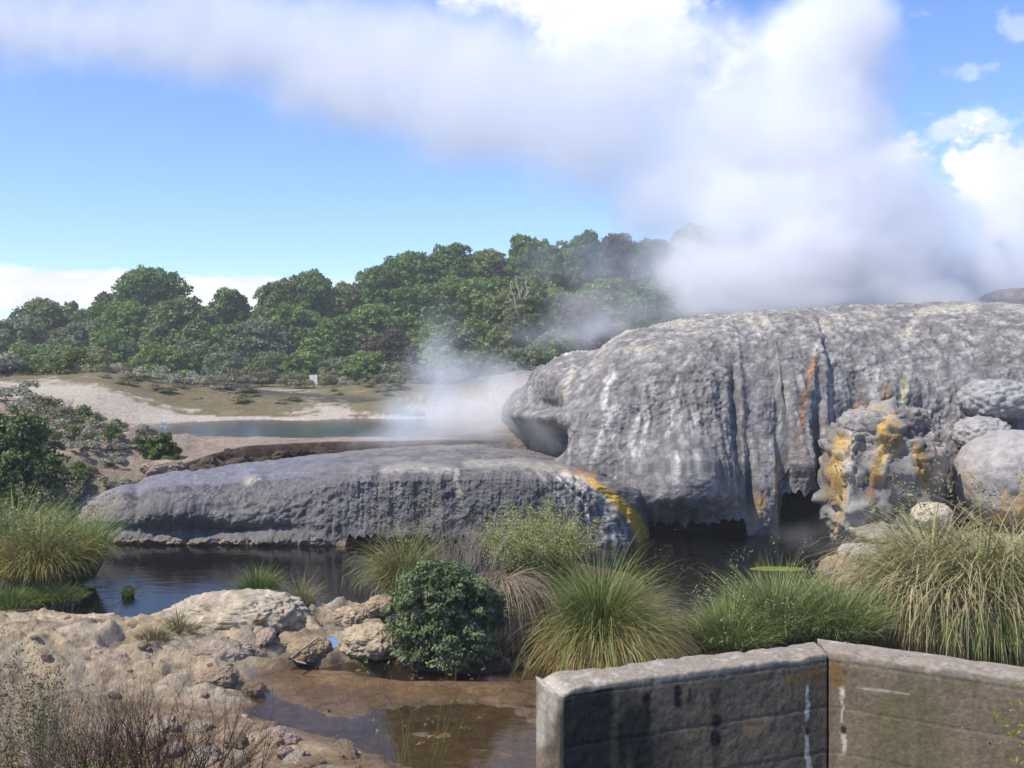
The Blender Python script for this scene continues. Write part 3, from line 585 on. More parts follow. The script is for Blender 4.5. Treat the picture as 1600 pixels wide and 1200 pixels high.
# ------------------------------------------------------------------ free standing rocks
_ico = {}
def ico(sub):
    if sub not in _ico:
        bm = bmesh.new(); bmesh.ops.create_icosphere(bm, subdivisions=sub, radius=1)
        v = np.array([q.co[:] for q in bm.verts]); f = np.array([[q.index for q in p.verts] for p in bm.faces], np.int32); bm.free(); _ico[sub] = (v, f)
    return _ico[sub]
def rock_mesh(name, size, seed, sub=5, block=.25, rough=.16, base=(.48, .40, .30), dark=(.2, .13, .07), mat=None, parent=None, paint=None, sharp=1.0, cau=0.0, flat=None, blocks=None, hollow=None):
    v, f = ico(sub); p = v.copy(); off = np.array([seed * 3.1, seed * 1.7, seed * .9]); sz = np.array(size)
    q = np.sign(p) * np.abs(p) ** (1 - .3 * sharp); q /= np.maximum(np.linalg.norm(q, axis=1, keepdims=True) ** .7, 1e-6)
    w = q * sz; m = max(size)
    d = block * fbm(w / m + off, 1.5, 3, seed, .5, 'r') + rough * fbm(w / m + off, 4.0, 5, seed + 1, .6) + rough * .45 * fbm(w / m + off, 9.0, 4, seed + 3, .65, 'r')
    if cau: w1, _ = worley(w / m + off, 6.0, seed + 2); d = d + cau * (.5 - w1)
    ck = None
    if blocks:
        qq = w * np.array([1, 1, 2.0]) + .2 * fbm(w, 2.5, 3, seed + 11)[:, None]; cv_, ck = cells(qq, blocks[0], seed + 12); cv2_, ck2_ = cells(qq, blocks[0] * 2.6, seed + 13)
        d = d + blocks[1] * (cv_ - .5) * sstep(0, .4, ck) - .08 * sstep(.2, 0, ck) + blocks[1] * .3 * (cv2_ - .5) * sstep(0, .3, ck2_)
    w = w * (1 + d[:, None])
    if flat is not None: w[:, 2] = np.where(w[:, 2] > flat, flat + (w[:, 2] - flat) * .25, w[:, 2])
    n1 = fbm(w, 2.0 / m, 4, seed + 5); n2 = fbm(w, 8.0 / m, 4, seed + 6)
    c = np.array(base) * (1 + .35 * n1 + .45 * n2)[:, None]
    c = mixc(c, sstep(.0, .3, fbm(w + off, 3.2 / m, 5, seed + 8, .62)) * .75, dark)
    if ck is not None and hollow:
        px_, py_ = proj(w + np.array(hollow)); nn_ = v.copy()
        for hx, hy, rx, ry, a in [(1352, 700, 18, 34, .30), (1412, 706, 24, 30, .26), (1440, 745, 16, 34, .2), (1390, 755, 30, 12, .2), (1340, 770, 24, 40, .15), (1425, 792, 30, 12, .2)]: w = w - nn_ * np.array([.3, 1.3, .2]) * (a * np.exp(-(((px_ - hx) / rx) ** 2 + ((py_ - hy) / ry) ** 2)))[:, None] * (w[:, 1:2] < .2)
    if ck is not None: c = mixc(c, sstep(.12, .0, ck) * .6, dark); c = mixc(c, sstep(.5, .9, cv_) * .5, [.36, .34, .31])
    if paint is not None: c = paint(w, c)
    return mk(name, w, f, mat or M_rock, parent, cols=np.clip(c, .015, .8))
def crag_paint(loc):
    def fn(w, c):
        px, py = proj(w + np.array(loc))
        L = [([(1376, 646), (1382, 690), (1375, 730), (1372, 745)], 10, YELL, .95), ([(1400, 660), (1403, 690), (1402, 710)], 6, YELL, .8), ([(1345, 645), (1370, 642), (1395, 650)], 8, [.62, .50, .30], .8), ([(1330, 680), (1322, 710), (1318, 750), (1320, 775)], 9, WHITE, .6),
             ([(1318, 690), (1305, 735), (1310, 775)], 14, YELL, .85), ([(1318, 760), (1312, 800), (1304, 830)], 8, [.5, .33, .1], .7), ([(1452, 645), (1466, 680), (1470, 740), (1474, 760)], 9, [.55, .46, .36], .85),
             ([(1434, 700), (1442, 740), (1452, 770)], 7, YELL, .9), ([(1366, 740), (1362, 780)], 6, ORANGE, .6), ([(1384, 725), (1382, 740)], 6, CREAM, .7), ([(1415, 770), (1390, 765)], 8, CREAM, .4)]
        for k, (p, wd, cl, s) in enumerate(L): c = streak(c, px, py, p, wd, cl, s, 300 + k, w, taper=False)
        return c
    return fn
def put_rock(name, px, pyb, w_px, h_px, Y, seed, label, cat='rock', depth=1.0, rz=0, sink=.15, **kw):
    p = at(px, pyb, Y); hw = w_px / F * Y / 2; hh = h_px / F * Y
    o = rock_mesh(name, (hw, hw * depth, hh * .62), seed, **kw)
    zmin = min(v.co.z for v in o.data.vertices); zmax = max(v.co.z for v in o.data.vertices)
    s = hh * (1 + sink) / (zmax - zmin); o.scale = (1, 1, s); o.location = (p[0], p[1] + hw * depth * .5, p[2] - zmin * s - hh * sink); o.rotation_euler.z = rz
    return tag(o, label, cat)
loc = (8.25, 22.3, 1.25)
v, f = ico(6)
o = rock_mesh('rock_outcrop', (1.25, 1.2, 1.58), 41, 6, .34, .26, (.22, .205, .19), (.06, .052, .045), M_mound, None, crag_paint(loc), 1.3, blocks=(1.7, .15), hollow=loc)
o.location = loc; tag(o, 'blocky dark rock outcrop streaked yellow in front of the grey mound', 'rock outcrop')
def yel(w, c):
    s = fbm(w, np.array([3, 3, .5]), 3, 5)
    c = mixc(c, sstep(-.05, .2, s) * sstep(.1, -.5, w[:, 0]) * sstep(.5, -.1, w[:, 2]) * .8, [.52, .33, .08]); return mixc(c, sstep(.1, .4, w[:, 2]) * .4, [.45, .40, .36])
for a in [('rock', 1358, 684, 80, 46, 21.9, 42, 'smooth grey slab lying on the left top of the yellow streaked outcrop', dict(base=(.33, .31, .30), rough=.16, block=.2, sub=5, depth=.8)),
          ('rock', 1420, 676, 62, 42, 21.9, 43, 'dark layered boulder on the right top of the yellow streaked outcrop', dict(base=(.20, .19, .18), rough=.3, block=.4, sub=5, depth=.9, blocks=(2.5, .3))),
          ('rock', 1545, 706, 84, 56, 22.6, 44, 'rounded pale grey boulder with cracked skin, lower one beside the mound', dict(base=(.36, .345, .335), dark=(.22, .2, .19), rough=.06, block=.08, cau=.14, sub=6, mat=M_mound)),
          ('rock', 1572, 652, 116, 60, 23.0, 45, 'broad pale grey boulder with cracked skin, upper one beside the mound', dict(base=(.34, .33, .325), dark=(.2, .19, .18), rough=.06, block=.08, cau=.16, sub=6, mat=M_mound)),
          ('rock', 1462, 824, 58, 38, 20.9, 46, 'small bright cream and yellow boulder at the foot of the outcrop', dict(base=(.62, .55, .42), dark=(.55, .40, .16), rough=.1, sub=5)),
          ('rock_outcrop', 1612, 812, 190, 138, 21.3, 47, 'smooth grey shoulder of rock with yellow drips, cut by the picture edge', dict(base=(.33, .315, .31), dark=(.26, .24, .23), rough=.05, block=.12, sub=6, paint=yel, mat=M_mound, depth=.9)),
          ('rock', 1400, 850, 110, 26, 20.8, 48, 'low pale wet ledge at the foot of the yellow streaked outcrop', dict(base=(.36, .32, .26), rough=.2, sub=5)),
          ('rock', 1325, 905, 70, 34, 18.6, 49, 'low orange brown ledge on the pond edge beside the reed clump', dict(base=(.42, .30, .19), rough=.2, sub=5)),
          ('rock', 1352, 878, 66, 26, 19.3, 50, 'pale flat ledge on the pond edge behind the orange brown ledge', dict(base=(.52, .48, .42), rough=.2, sub=5)),
          ('rock_outcrop', 1612, 478, 110, 30, 33, 52, 'dark distant rock hump behind the crest at the right picture edge, dimmed by steam', dict(base=(.24, .22, .21), rough=.2, sub=5)),
          ('stone', 1337, 893, 13, 13, 18.3, 51, 'small white stone on the orange brown ledge by the pond', dict(base=(.7, .68, .64), rough=.1, sub=3, block=.1))]:
    put_rock(*a[:8], **a[8])
def shell(seed): return dict(base=(.46, .36, .235), dark=(.30, .19, .10), rough=.34, block=.34, sub=6)
for a in [('boulder', 365, 1000, 200, 70, 14.0, 61, 'largest pale crusty boulder in the foreground, dark hollow on its right side', dict(shell(1), depth=.62, rough=.3, base=(.53, .45, .33))),
          ('boulder', 105, 1014, 180, 46, 14.0, 62, 'broad pale tan boulder left of the largest boulder, beside the reeds', dict(shell(1), depth=.6, base=(.52, .43, .30))),
          ('boulder', 20, 1002, 110, 40, 14.4, 63, 'pale tan boulder cut by the left picture edge below the reeds', dict(shell(1), depth=.6)),
          ('boulder', 480, 1034, 64, 32, 13.0, 64, 'small brown crusty boulder with driftwood across it, between the milky pools', dict(shell(1), base=(.38, .28, .17), rough=.3)),
          ('boulder', 545, 976, 70, 28, 14.8, 65, 'tan boulder behind the milky pools, left of the round green bush', dict(shell(1), base=(.48, .38, .26))),
          ('boulder', 596, 962, 44, 30, 15.0, 66, 'small rounded tan boulder at the left of the island', dict(shell(1))),
          ('boulder', 582, 1028, 96, 50, 13.2, 67, 'pale boulder touching the left foot of the round green bush', dict(shell(1), depth=.7, base=(.52, .42, .285))),
          ('boulder', 118, 1062, 110, 46, 12.6, 68, 'flat topped pinkish rock in the lower left foreground', dict(shell(1), base=(.48, .37, .28), depth=.7)),
          ('boulder', 215, 1046, 90, 34, 12.9, 69, 'low tan rock beside the small blue puddle', dict(shell(1), base=(.50, .40, .27))),
          ('boulder', 330, 1046, 120, 40, 12.9, 70, 'brownish steaming rock below the largest boulder', dict(shell(1), base=(.36, .29, .22), depth=.7)),
          ('boulder', 335, 1082, 60, 34, 11.9, 71, 'rough brown rock at the water edge above the bare twig bush', dict(shell(1), base=(.36, .27, .19), rough=.3)),
          ('boulder', 394, 1088, 34, 20, 11.8, 72, 'small dark brown rock standing in the blue stream water', dict(shell(1), base=(.22, .15, .09), sub=5)),
          ('boulder', 415, 1178, 36, 30, 10.0, 73, 'small pointed tan rock on the near bank', dict(shell(1), sub=5)),
          ('boulder', 388, 1170, 26, 20, 10.1, 74, 'small rounded pink stone left of the pointed tan rock', dict(shell(1), sub=5, base=(.55, .43, .35))),
          ('boulder', 375, 1132, 26, 12, 10.9, 75, 'small flat cream stone at the stream edge', dict(shell(1), sub=5, base=(.6, .5, .36))),
          ('boulder', 455, 1184, 34, 16, 9.9, 76, 'flat pinkish stone right of the pointed tan rock', dict(shell(1), sub=5, base=(.5, .36, .25))),
          ('boulder', 555, 1186, 20, 9, 9.9, 77, 'small white stone on the wet near shore', dict(shell(1), sub=4, base=(.65, .58, .48))),
          ('boulder', 250, 742, 60, 22, 24.6, 79, 'low tan rock on the left bank beside the terrace end', dict(shell(1), base=(.36, .28, .21)))]:
    put_rock(*a[:8], **a[8])
# loose stones strewn over the shelf and the near bank
proto = [rock_mesh('stone', (.5, .42, .3), 90 + k, 4, .55, .45, b, (.3, .2, .12)) for k, b in enumerate([(.52, .44, .33), (.42, .31, .2), (.55, .42, .33), (.34, .25, .17)])]
used = [False] * 4
r2 = random.Random(5); n = 0
while n < 60:
    if r2.random() < .6: px, py = r2.uniform(-20, 600), r2.uniform(985, 1085)
    else: px, py = r2.uniform(180, 560), r2.uniform(1120, 1200)
    q = on(px, py, .15); z = hz(q[0], q[1])
    if z < .04: continue
    k = r2.randrange(4); o = proto[k] if not used[k] else proto[k].copy()
    if used[k]: COL.objects.link(o)
    used[k] = True; s = r2.choice((.08, .12, .16, .22, .3)) * r2.uniform(.8, 1.2)
    o.location = (q[0], q[1], z + .06 * s); o.rotation_euler = (r2.uniform(-.3, .3), r2.uniform(-.3, .3), r2.uniform(0, 6.3)); o.scale = (s * r2.uniform(.8, 1.4), s, s * r2.uniform(.7, 1.1))
    tag(o, ['loose tan stone', 'loose brown stone', 'loose pinkish stone', 'loose dark brown stone'][k] + ' strewn over the pale foreground rock shelf', 'stone', 'loose stones on the foreground shelf'); n += 1

# broken brown earth clods along the gully face below the hot pool
r4 = random.Random(11)
gl = [rock_mesh('earth_clod', (.5, .4, .32), 130 + k, 5, .45, .4, b, (.05, .035, .02)) for k, b in enumerate([(.09, .062, .038), (.14, .105, .07), (.065, .045, .03)])]
ug = [False] * 3
for j in range(40):
    px = r4.uniform(305, 470) if j < 30 else r4.uniform(470, 620); k = r4.randrange(3); o = gl[k] if not ug[k] else gl[k].copy()
    if ug[k]: COL.objects.link(o)
    ug[k] = True; Y = np.interp((px - 800) / F * 28.5, BACKX, BACKY) - r4.uniform(.1, .8); z = r4.uniform(1.0, 1.4); s_ = r4.uniform(.25, .62)
    o.location = ((px - 800) / F * Y, Y + .1, z); o.scale = (s_ * 1.2, s_ * .8, s_ * .8); o.rotation_euler = (r4.uniform(-.5, .5), r4.uniform(-.5, .5), r4.uniform(0, 6))
    tag(o, ['dark brown', 'mid brown', 'blackish brown'][k] + ' earth clod in the gully face below the hot pool', 'earth clod', 'earth clods of the gully face')
# ------------------------------------------------------------------ plants
def leaf_quads(C, Nn, size, rg, aspect=1.7, fold=0):
    """rhombic leaves centred at C with normals about Nn"""
    n = len(C); Nn = Nn / (np.linalg.norm(Nn, axis=1, keepdims=True) + 1e-9)
    r = rg.normal(size=(n, 3)); u = np.cross(Nn, r); u /= np.linalg.norm(u, axis=1, keepdims=True) + 1e-9
    w = np.cross(Nn, u); s = size * rg.uniform(.6, 1.3, (n, 1)) if np.isscalar(size) else size[:, None]
    a = u * s * aspect * .5; b = w * s * .5
    V = np.stack([C - a, C - .15 * a + b, C + a, C - .15 * a - b], 1).reshape(-1, 3)
    return V, np.arange(n * 4, dtype=np.int32).reshape(-1, 4)
def sphere_dirs(n, rg):
    d = rg.normal(size=(n, 3)); return d / np.linalg.norm(d, axis=1, keepdims=True)
def blob_leaves(C, rad, n, size, rg, pal, jit=.55, squash=.85, up=.25, inner=.72, aspect=1.7, shell=None):
    """leaves over the lobes (C, rad); leaves lying deep inside another lobe are dropped"""
    C = np.asarray(C, float); rad = np.asarray(rad, float)
    p = rad ** 2; p /= p.sum(); k = rg.choice(len(C), n, p=p)
    d = sphere_dirs(n, rg); d[:, 2] = np.where(d[:, 2] < -.35, -d[:, 2] * .6, d[:, 2])
    rr_ = rad[k] * rg.uniform(inner, 1.04, n)
    P = C[k] + d * rr_[:, None] * np.array([1, 1, squash])
    keep = np.ones(n, bool)
    for j in range(len(C)):
        q = (P - C[j]) / np.array([1, 1, squash]); keep &= (np.linalg.norm(q, axis=1) > rad[j] * .68) | (k == j)
    P, d, k = P[keep], d[keep], k[keep]
    nn = d + jit * rg.normal(size=d.shape); nn[:, 2] += up
    V, Fq = leaf_quads(P, nn, size, rg, aspect)
    pal = np.asarray(pal, float); lobe_t = rg.uniform(0, 1, len(C))[k]
    t = np.clip(.65 * lobe_t + .35 * rg.uniform(0, 1, len(k)), 0, .999) * (len(pal) - 1); i = t.astype(int)
    c = pal[i] * (1 - (t - i)[:, None]) + pal[np.minimum(i + 1, len(pal) - 1)] * (t - i)[:, None]
    c = c * rg.uniform(.75, 1.25, (len(c), 1))
    return V, Fq, np.repeat(c, 4, 0)
def tubes(segs, sides=4):
    """segs: array rows p0(3) p1(3) r0 r1"""
    s = np.asarray(segs, float); n = len(s); p0, p1 = s[:, 0:3], s[:, 3:6]; d = p1 - p0
    d /= np.linalg.norm(d, axis=1, keepdims=True) + 1e-9
    ref = np.where(np.abs(d[:, 2:3]) > .9, np.array([[1., 0, 0]]), np.array([[0, 0, 1.]]))
    u = np.cross(d, ref); u /= np.linalg.norm(u, axis=1, keepdims=True) + 1e-9; w = np.cross(d, u)
    V = np.zeros((n, 2, sides, 3))
    for k in range(sides):
        a = 2 * math.pi * k / sides; o = u * math.cos(a) + w * math.sin(a)
        V[:, 0, k] = p0 + o * s[:, 6:7]; V[:, 1, k] = p1 + o * s[:, 7:8]
    b = np.arange(n)[:, None] * 2 * sides; k = np.arange(sides)[None, :]; k2 = (k + 1) % sides
    Fq = np.stack([b + k, b + k2, b + sides + k2, b + sides + k], -1).reshape(-1, 4).astype(np.int32)
    return V.reshape(-1, 3), Fq
def limb_path(p0, p1, r0, r1, n, wob, rg):
    t = np.linspace(0, 1, n + 1)[:, None]; P = np.asarray(p0) * (1 - t) + np.asarray(p1) * t
    P[1:-1] += rg.normal(0, wob, (n - 1, 3)); rad = r0 * (1 - t[:, 0]) + r1 * t[:, 0]
    return [np.concatenate([P[i], P[i + 1], [rad[i], rad[i + 1]]]) for i in range(n)]
def blades(n, r0, L, rg, lean=(.05, .9), droop=1.2, w=.012, seg=5, base_c=((.07, .10, .02),), tip_c=((.2, .2, .06),), out_c=None, arc=(0, 2 * math.pi), flat=1.0, lenvar=.3, power=.7, bend=0, messy=0.0):
    """arching grass blades from a disc of radius r0; leaning outwards more towards the rim"""
    ph = rg.uniform(arc[0], arc[1], n); q = rg.uniform(0, 1, n) ** power
    base = np.stack([np.cos(ph) * q * r0, np.sin(ph) * q * r0 * flat, np.zeros(n)], 1)
    az = ph + rg.normal(0, .35 + messy, n); th0 = lean[0] + (lean[1] - lean[0]) * q + np.abs(rg.normal(0, .10 + messy * .4, n))
    Ls = L * np.clip(1 + lenvar * rg.normal(size=n), .35, 1.7); dr = droop * rg.uniform(.5, 1.4, n) * (.5 + .5 * q)
    pts = np.zeros((n, seg + 1, 3)); pts[:, 0] = base; dirh = np.stack([np.cos(az), np.sin(az)], 1)
    th = th0.copy(); cur = base.copy()
    for k in range(seg):
        st = Ls / seg
        cur = cur + np.stack([dirh[:, 0] * np.sin(th) * st + bend * st * k / seg, dirh[:, 1] * np.sin(th) * st, np.cos(th) * st], 1); pts[:, k + 1] = cur
        th = np.minimum(th + dr * (k + 1) / seg * .62, 2.95)
    a2 = az + rg.normal(0, .9, n); wd = np.stack([-np.sin(a2), np.cos(a2), np.zeros(n)], 1)
    prof = np.array([.8, 1, .95, .75, .45, .06]); prof = np.interp(np.linspace(0, 1, seg + 1), np.linspace(0, 1, 6), prof)
    ww = (w * rg.uniform(.6, 1.3, n))[:, None, None] * prof[None, :, None] * .5
    V = np.stack([pts - wd[:, None, :] * ww, pts + wd[:, None, :] * ww], 2)      # n, seg+1, 2, 3
    b = (np.arange(n) * (seg + 1) * 2)[:, None]; k = np.arange(seg)[None, :] * 2
    Fq = np.stack([b + k, b + k + 1, b + k + 3, b + k + 2], -1).reshape(-1, 4).astype(np.int32)
    bc = np.asarray(base_c, float)[rg.integers(0, len(base_c), n)]; tc = np.asarray(tip_c, float)[rg.integers(0, len(tip_c), n)]
    t = np.linspace(0, 1, seg + 1)[None, :, None]
    c = bc[:, None, :] * (1 - t) + tc[:, None, :] * t
    if out_c is not None:
        oc = np.asarray(out_c, float)[rg.integers(0, len(out_c), n)]; m = sstep(.35, .95, q + rg.normal(0, .15, n))[:, None, None]
        c = c * (1 - m) + oc[:, None, :] * m
    c = c * rg.uniform(.7, 1.3, (n, 1, 1)); c = np.repeat(c[:, :, None, :], 2, 2)
    return V.reshape(-1, 3), Fq, c.reshape(-1, 3), pts
def merge(parts):
    V, Fq, C, o = [], [], [], 0
    for v, f, c in parts: V.append(v); Fq.append(f + o); C.append(c); o += len(v)
    return np.concatenate(V), np.concatenate(Fq), np.concatenate(C)
def colour(V, c, rg, j=.25): return np.tile(np.asarray(c, float), (len(V), 1)) * rg.uniform(1 - j, 1 + j, (len(V), 1))
def branchy(rg, n0, L, r, depth, spread, up, kids=(3, 5), shrink=.62, base_r=.1, wob=.04, start=None):
    """a bare twiggy bush: returns segments and tips"""
    segs, tips = [], []
    def grow(p, d, l, rad, dep):
        k = 3; cur = p
        for i in range(k):
            d = d + rg.normal(0, wob * 2.2, 3); d = d / np.linalg.norm(d); nx = cur + d * l / k
            r1 = rad * (1 - .5 * (i + 1) / k); segs.append(np.concatenate([cur, nx, [rad * (1 - .5 * i / k), r1]])); cur = nx
            if dep > 0 and i >= 1:
                for _ in range(rg.integers(kids[0], kids[1] + 1) // 2 + (i == k - 1)):
                    dd = d + rg.normal(0, spread, 3); dd[2] += up * .4; dd /= np.linalg.norm(dd); grow(cur, dd, l * shrink * rg.uniform(.7, 1.25), r1 * .75, dep - 1)
        if dep == 0: tips.append(np.concatenate([cur, d]))
    for i in range(n0):
        a = rg.uniform(0, 6.283); q = rg.uniform(.2, 1) if n0 > 1 else 0
        d = np.array([math.cos(a) * q * spread * 1.5, math.sin(a) * q * spread * 1.5, up]); d /= np.linalg.norm(d)
        grow(np.array([math.cos(a) * q * base_r, math.sin(a) * q * base_r, -.03]), d, L * rg.uniform(.75, 1.2), r, depth)
    return np.array(segs), np.array(tips)

# ------------------------------------------------------------------ the wood
DKG = [(0.084, 0.147, 0.042), (0.130, 0.208, 0.055), (0.186, 0.280, 0.078)]
MIDG = [(0.115, 0.177, 0.042), (0.177, 0.260, 0.061), (0.261, 0.344, 0.093)]
OLV = [(0.127, 0.161, 0.054), (0.190, 0.228, 0.084), (0.262, 0.289, 0.122)]
GRY = [(0.144, 0.176, 0.090), (0.202, 0.233, 0.125), (0.259, 0.287, 0.165)]
BRN = [(0.101, 0.084, 0.054), (0.149, 0.119, 0.081), (0.121, 0.128, 0.068)]
def make_crown(seed, pal, kind=0, nl=42000):
    """unit tree: about 1 m wide half width 1, height 1 -> built at 8 m tall, 3 m half width"""
    rg = np.random.default_rng(seed); C, rad = [], []
    nb = 20 if kind != 2 else 12
    for i in range(nb):                                  # main boughs from low skirt to rounded top
        t = (i + .5) / nb; z = .8 + 6.3 * t; w = 2.55 * math.sqrt(max(.12, 1 - ((t - .38) / .72) ** 2)) * (.9 if kind == 1 else 1)
        if kind == 2 and t < .35: continue
        a = i * 2.4 + rg.uniform(-.5, .5); q = rg.uniform(.55, 1.0) * max(w - .75, .1)
        C.append((math.cos(a) * q, math.sin(a) * q, z + rg.uniform(-.4, .4))); rad.append(rg.uniform(.95, 1.6))
    C.append((rg.uniform(-.4, .4), 0, 6.7)); rad.append(1.05)
    C0, r0 = np.array(C), np.array(rad); SC, SR = [], []
    for c, r in zip(C0, r0):                             # leaf pads on every bough
        for _ in range(int(16 + 13 * r)):
            d = sphere_dirs(1, rg)[0]; d[2] = d[2] if d[2] > -.4 else -d[2]; SC.append(c + d * r * rg.uniform(.75, 1.15)); SR.append(rg.uniform(.26, .50))
    V, Fq, c = blob_leaves(SC, SR, nl, .155, rg, pal, .7, 1.08, .08, .6, 1.5)
    # solid leafy heart of each bough: keeps the crown from being see-through
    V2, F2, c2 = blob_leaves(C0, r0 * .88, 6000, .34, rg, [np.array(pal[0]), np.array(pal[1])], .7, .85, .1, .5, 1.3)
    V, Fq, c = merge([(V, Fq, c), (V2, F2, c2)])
    s = []
    tr = limb_path((0, 0, -.6), (rg.uniform(-.3, .3), rg.uniform(-.3, .3), 3.0), .26, .17, 4, .06, rg); s += tr
    top = tr[-1][3:6]
    for cc in C0: s += limb_path(top - np.array([0, 0, rg.uniform(.2, 1.8)]), cc, .11, .04, 4, .12, rg)
    TV, TF = tubes(s, 6)
    return (V, Fq, c), (TV, TF, colour(TV, (.16, .13, .10) if kind != 2 else (.42, .37, .31), rg))
def far_tree(i, name, seed, pal, kind):
    cr, tr = make_crown(seed, pal, kind)
    root = empty(name, (0, 0, 0))
    mk('crown', cr[0], cr[1], M_tree, root, cols=cr[2], smooth=False); mk('trunk', tr[0], tr[1], M_bark, root, cols=tr[2])
    return root
PROT = {}
KINDS = {'d': (DKG, 0, 'dark green'), 'm': (MIDG, 0, 'mid green'), 'o': (OLV, 1, 'olive green'), 'g': (GRY, 1, 'grey green'), 'b': (BRN, 1, 'brownish'), 'p': (OLV, 2, 'pale trunked'), 'e': (DKG, 1, 'deep green'), 'l': (MIDG, 1, 'bright green')}
# kind, px of the axis, py of the top, half width px, distance, label
TREES = [
 ('o', -35, 520, 62, 85, 'olive tree cut by the left edge of the picture'), ('g', 20, 508, 58, 88, 'greyish rounded tree at the left end of the wood'), ('o', 72, 472, 60, 95, 'broad olive dome second from the left end of the wood, against the sky'),
 ('g', 118, 512, 44, 87, 'grey green tree below the small offshoot at the left of the wood'), ('m', 60, 550, 50, 80, 'low bright green tree at the foot of the leftmost trees'), ('m', 112, 552, 45, 79, 'low mid green tree beside the grey scrub, left part of the wood'),
 ('d', 110, 480, 17, 98, 'small dark treetop poking up beside the broad olive dome'), ('d', 148, 480, 32, 93, 'dark tree between the broad olive dome and the tallest left tree'), ('g', 168, 462, 27, 98, 'narrow grey green treetop left of the tallest left tree'),
 ('l', 180, 525, 50, 83, 'bright green tree below the narrow grey green treetop'), ('e', 236, 428, 56, 98, 'tallest tree of the left group, deep green with a stepped top'), ('m', 205, 482, 46, 92, 'mid green tree at the left shoulder of the tallest left tree'),
 ('l', 215, 562, 40, 78, 'low bright green tree at the foot of the tallest left tree'), ('o', 286, 476, 62, 87, 'wide olive tree in front of the tallest left tree'), ('m', 265, 552, 52, 78, 'low rounded green tree below the wide olive tree'), ('g', 310, 540, 40, 80, 'grey green bushy tree right of the wide olive tree'),
 ('d', 355, 462, 38, 97, 'dark rounded tree standing alone in a dip of the skyline'), ('e', 340, 515, 44, 86, 'deep green tree below the lone dark rounded tree'), ('g', 345, 555, 40, 79, 'low grey green tree below the lone dark rounded tree'),
 ('o', 432, 446, 44, 96, 'olive treetop right of the skyline dip'), ('g', 402, 505, 54, 86, 'grey green billowing tree right of the skyline dip'), ('d', 486, 430, 44, 98, 'dark peaked treetop above the white sign'), ('m', 462, 492, 56, 90, 'mid green tree directly above the white sign'),
 ('o', 420, 560, 48, 79, 'low olive tree left of the white sign'), ('m', 468, 560, 42, 79, 'low mid green tree just behind the white sign'), ('o', 541, 449, 38, 98, 'olive treetop right of the dark peaked treetop'), ('d', 520, 505, 48, 87, 'dark tree right of the white sign'),
 ('g', 520, 568, 42, 79, 'low grey green tree right of the white sign'), ('e', 592, 424, 44, 99, 'deep green tree where the skyline starts to climb'), ('m', 575, 488, 50, 91, 'mid green tree below the start of the skyline climb'), ('b', 605, 522, 52, 83, 'brownish half dead tree in the lower middle of the wood'),
 ('m', 565, 560, 44, 79, 'low green tree left of the brownish half dead tree'), ('g', 625, 572, 46, 78, 'low grey green tree below the brownish half dead tree'), ('e', 642, 402, 50, 103, 'deep green treetop on the rising skyline of the middle wood'), ('d', 650, 462, 56, 95, 'dark tree in the heart of the middle wood'),
 ('l', 668, 520, 56, 84, 'bright green tree left of the small steam puff'), ('d', 700, 391, 46, 105, 'dark rounded treetop on the crest of the middle wood'), ('m', 718, 446, 58, 97, 'mid green tree under the crest of the middle wood'), ('g', 722, 508, 54, 87, 'grey green tree behind the small steam puff'), ('o', 700, 560, 50, 79, 'low olive tree veiled by the small steam puff'),
 ('o', 760, 393, 42, 105, 'olive treetop on the crest left of the bare pale trunks'), ('e', 778, 445, 54, 97, 'deep green tree left of the bare pale trunks'), ('m', 762, 512, 50, 87, 'mid green tree below left of the bare pale trunks'),
 ('d', 824, 374, 44, 105, 'tallest dark treetop of the middle wood, brushed by steam'), ('e', 846, 392, 36, 103, 'deep green treetop at the right end of the clear crest'), ('o', 832, 440, 52, 97, 'olive canopy above the bare pale trunks'),
 ('p', 812, 446, 46, 86, 'open tree with bare forked pale trunks showing'), ('m', 872, 462, 48, 93, 'mid green tree right of the bare pale trunks'), ('l', 862, 530, 48, 81, 'bright bushy tree above the overhanging left end of the mound'), ('g', 800, 552, 48, 79, 'low grey green tree left of the overhanging mound end'),
 ('b', 905, 470, 46, 90, 'reddish brown tree at the edge of the steam'), ('d', 912, 370, 44, 105, 'faded dark treetop inside the edge of the big steam cloud'), ('b', 962, 371, 44, 105, 'brown tinged treetop half hidden in the steam'), ('m', 938, 450, 56, 95, 'tree mostly hidden by steam, above the left shoulder of the mound'),
 ('e', 1024, 382, 48, 105, 'steam veiled treetop left of the last visible treetop'), ('m', 1090, 366, 52, 105, 'last visible treetop to the right, deep in the steam'), ('d', 1010, 455, 60, 95, 'lower dark tree in the steam above the mound rim'), ('d', 1085, 450, 60, 95, 'dim lower tree deep in the steam, right of the lower dark tree'),
 ('m', 1165, 374, 58, 106, 'faint treetop almost lost in the dense steam'), ('d', 1250, 392, 62, 106, 'tree lost in the steam right of the faint treetop'), ('m', 1335, 405, 66, 107, 'tree buried in the dense steam behind the middle of the mound'), ('d', 1425, 420, 66, 108, 'tree buried in the dense steam behind the right half of the mound')]
tr_rg = random.Random(3)
SEEDS = {'d': (401, 402), 'm': (403, 404), 'o': (405, 406), 'g': (407, 411), 'b': (408,), 'p': (409,), 'e': (412,), 'l': (413,)}
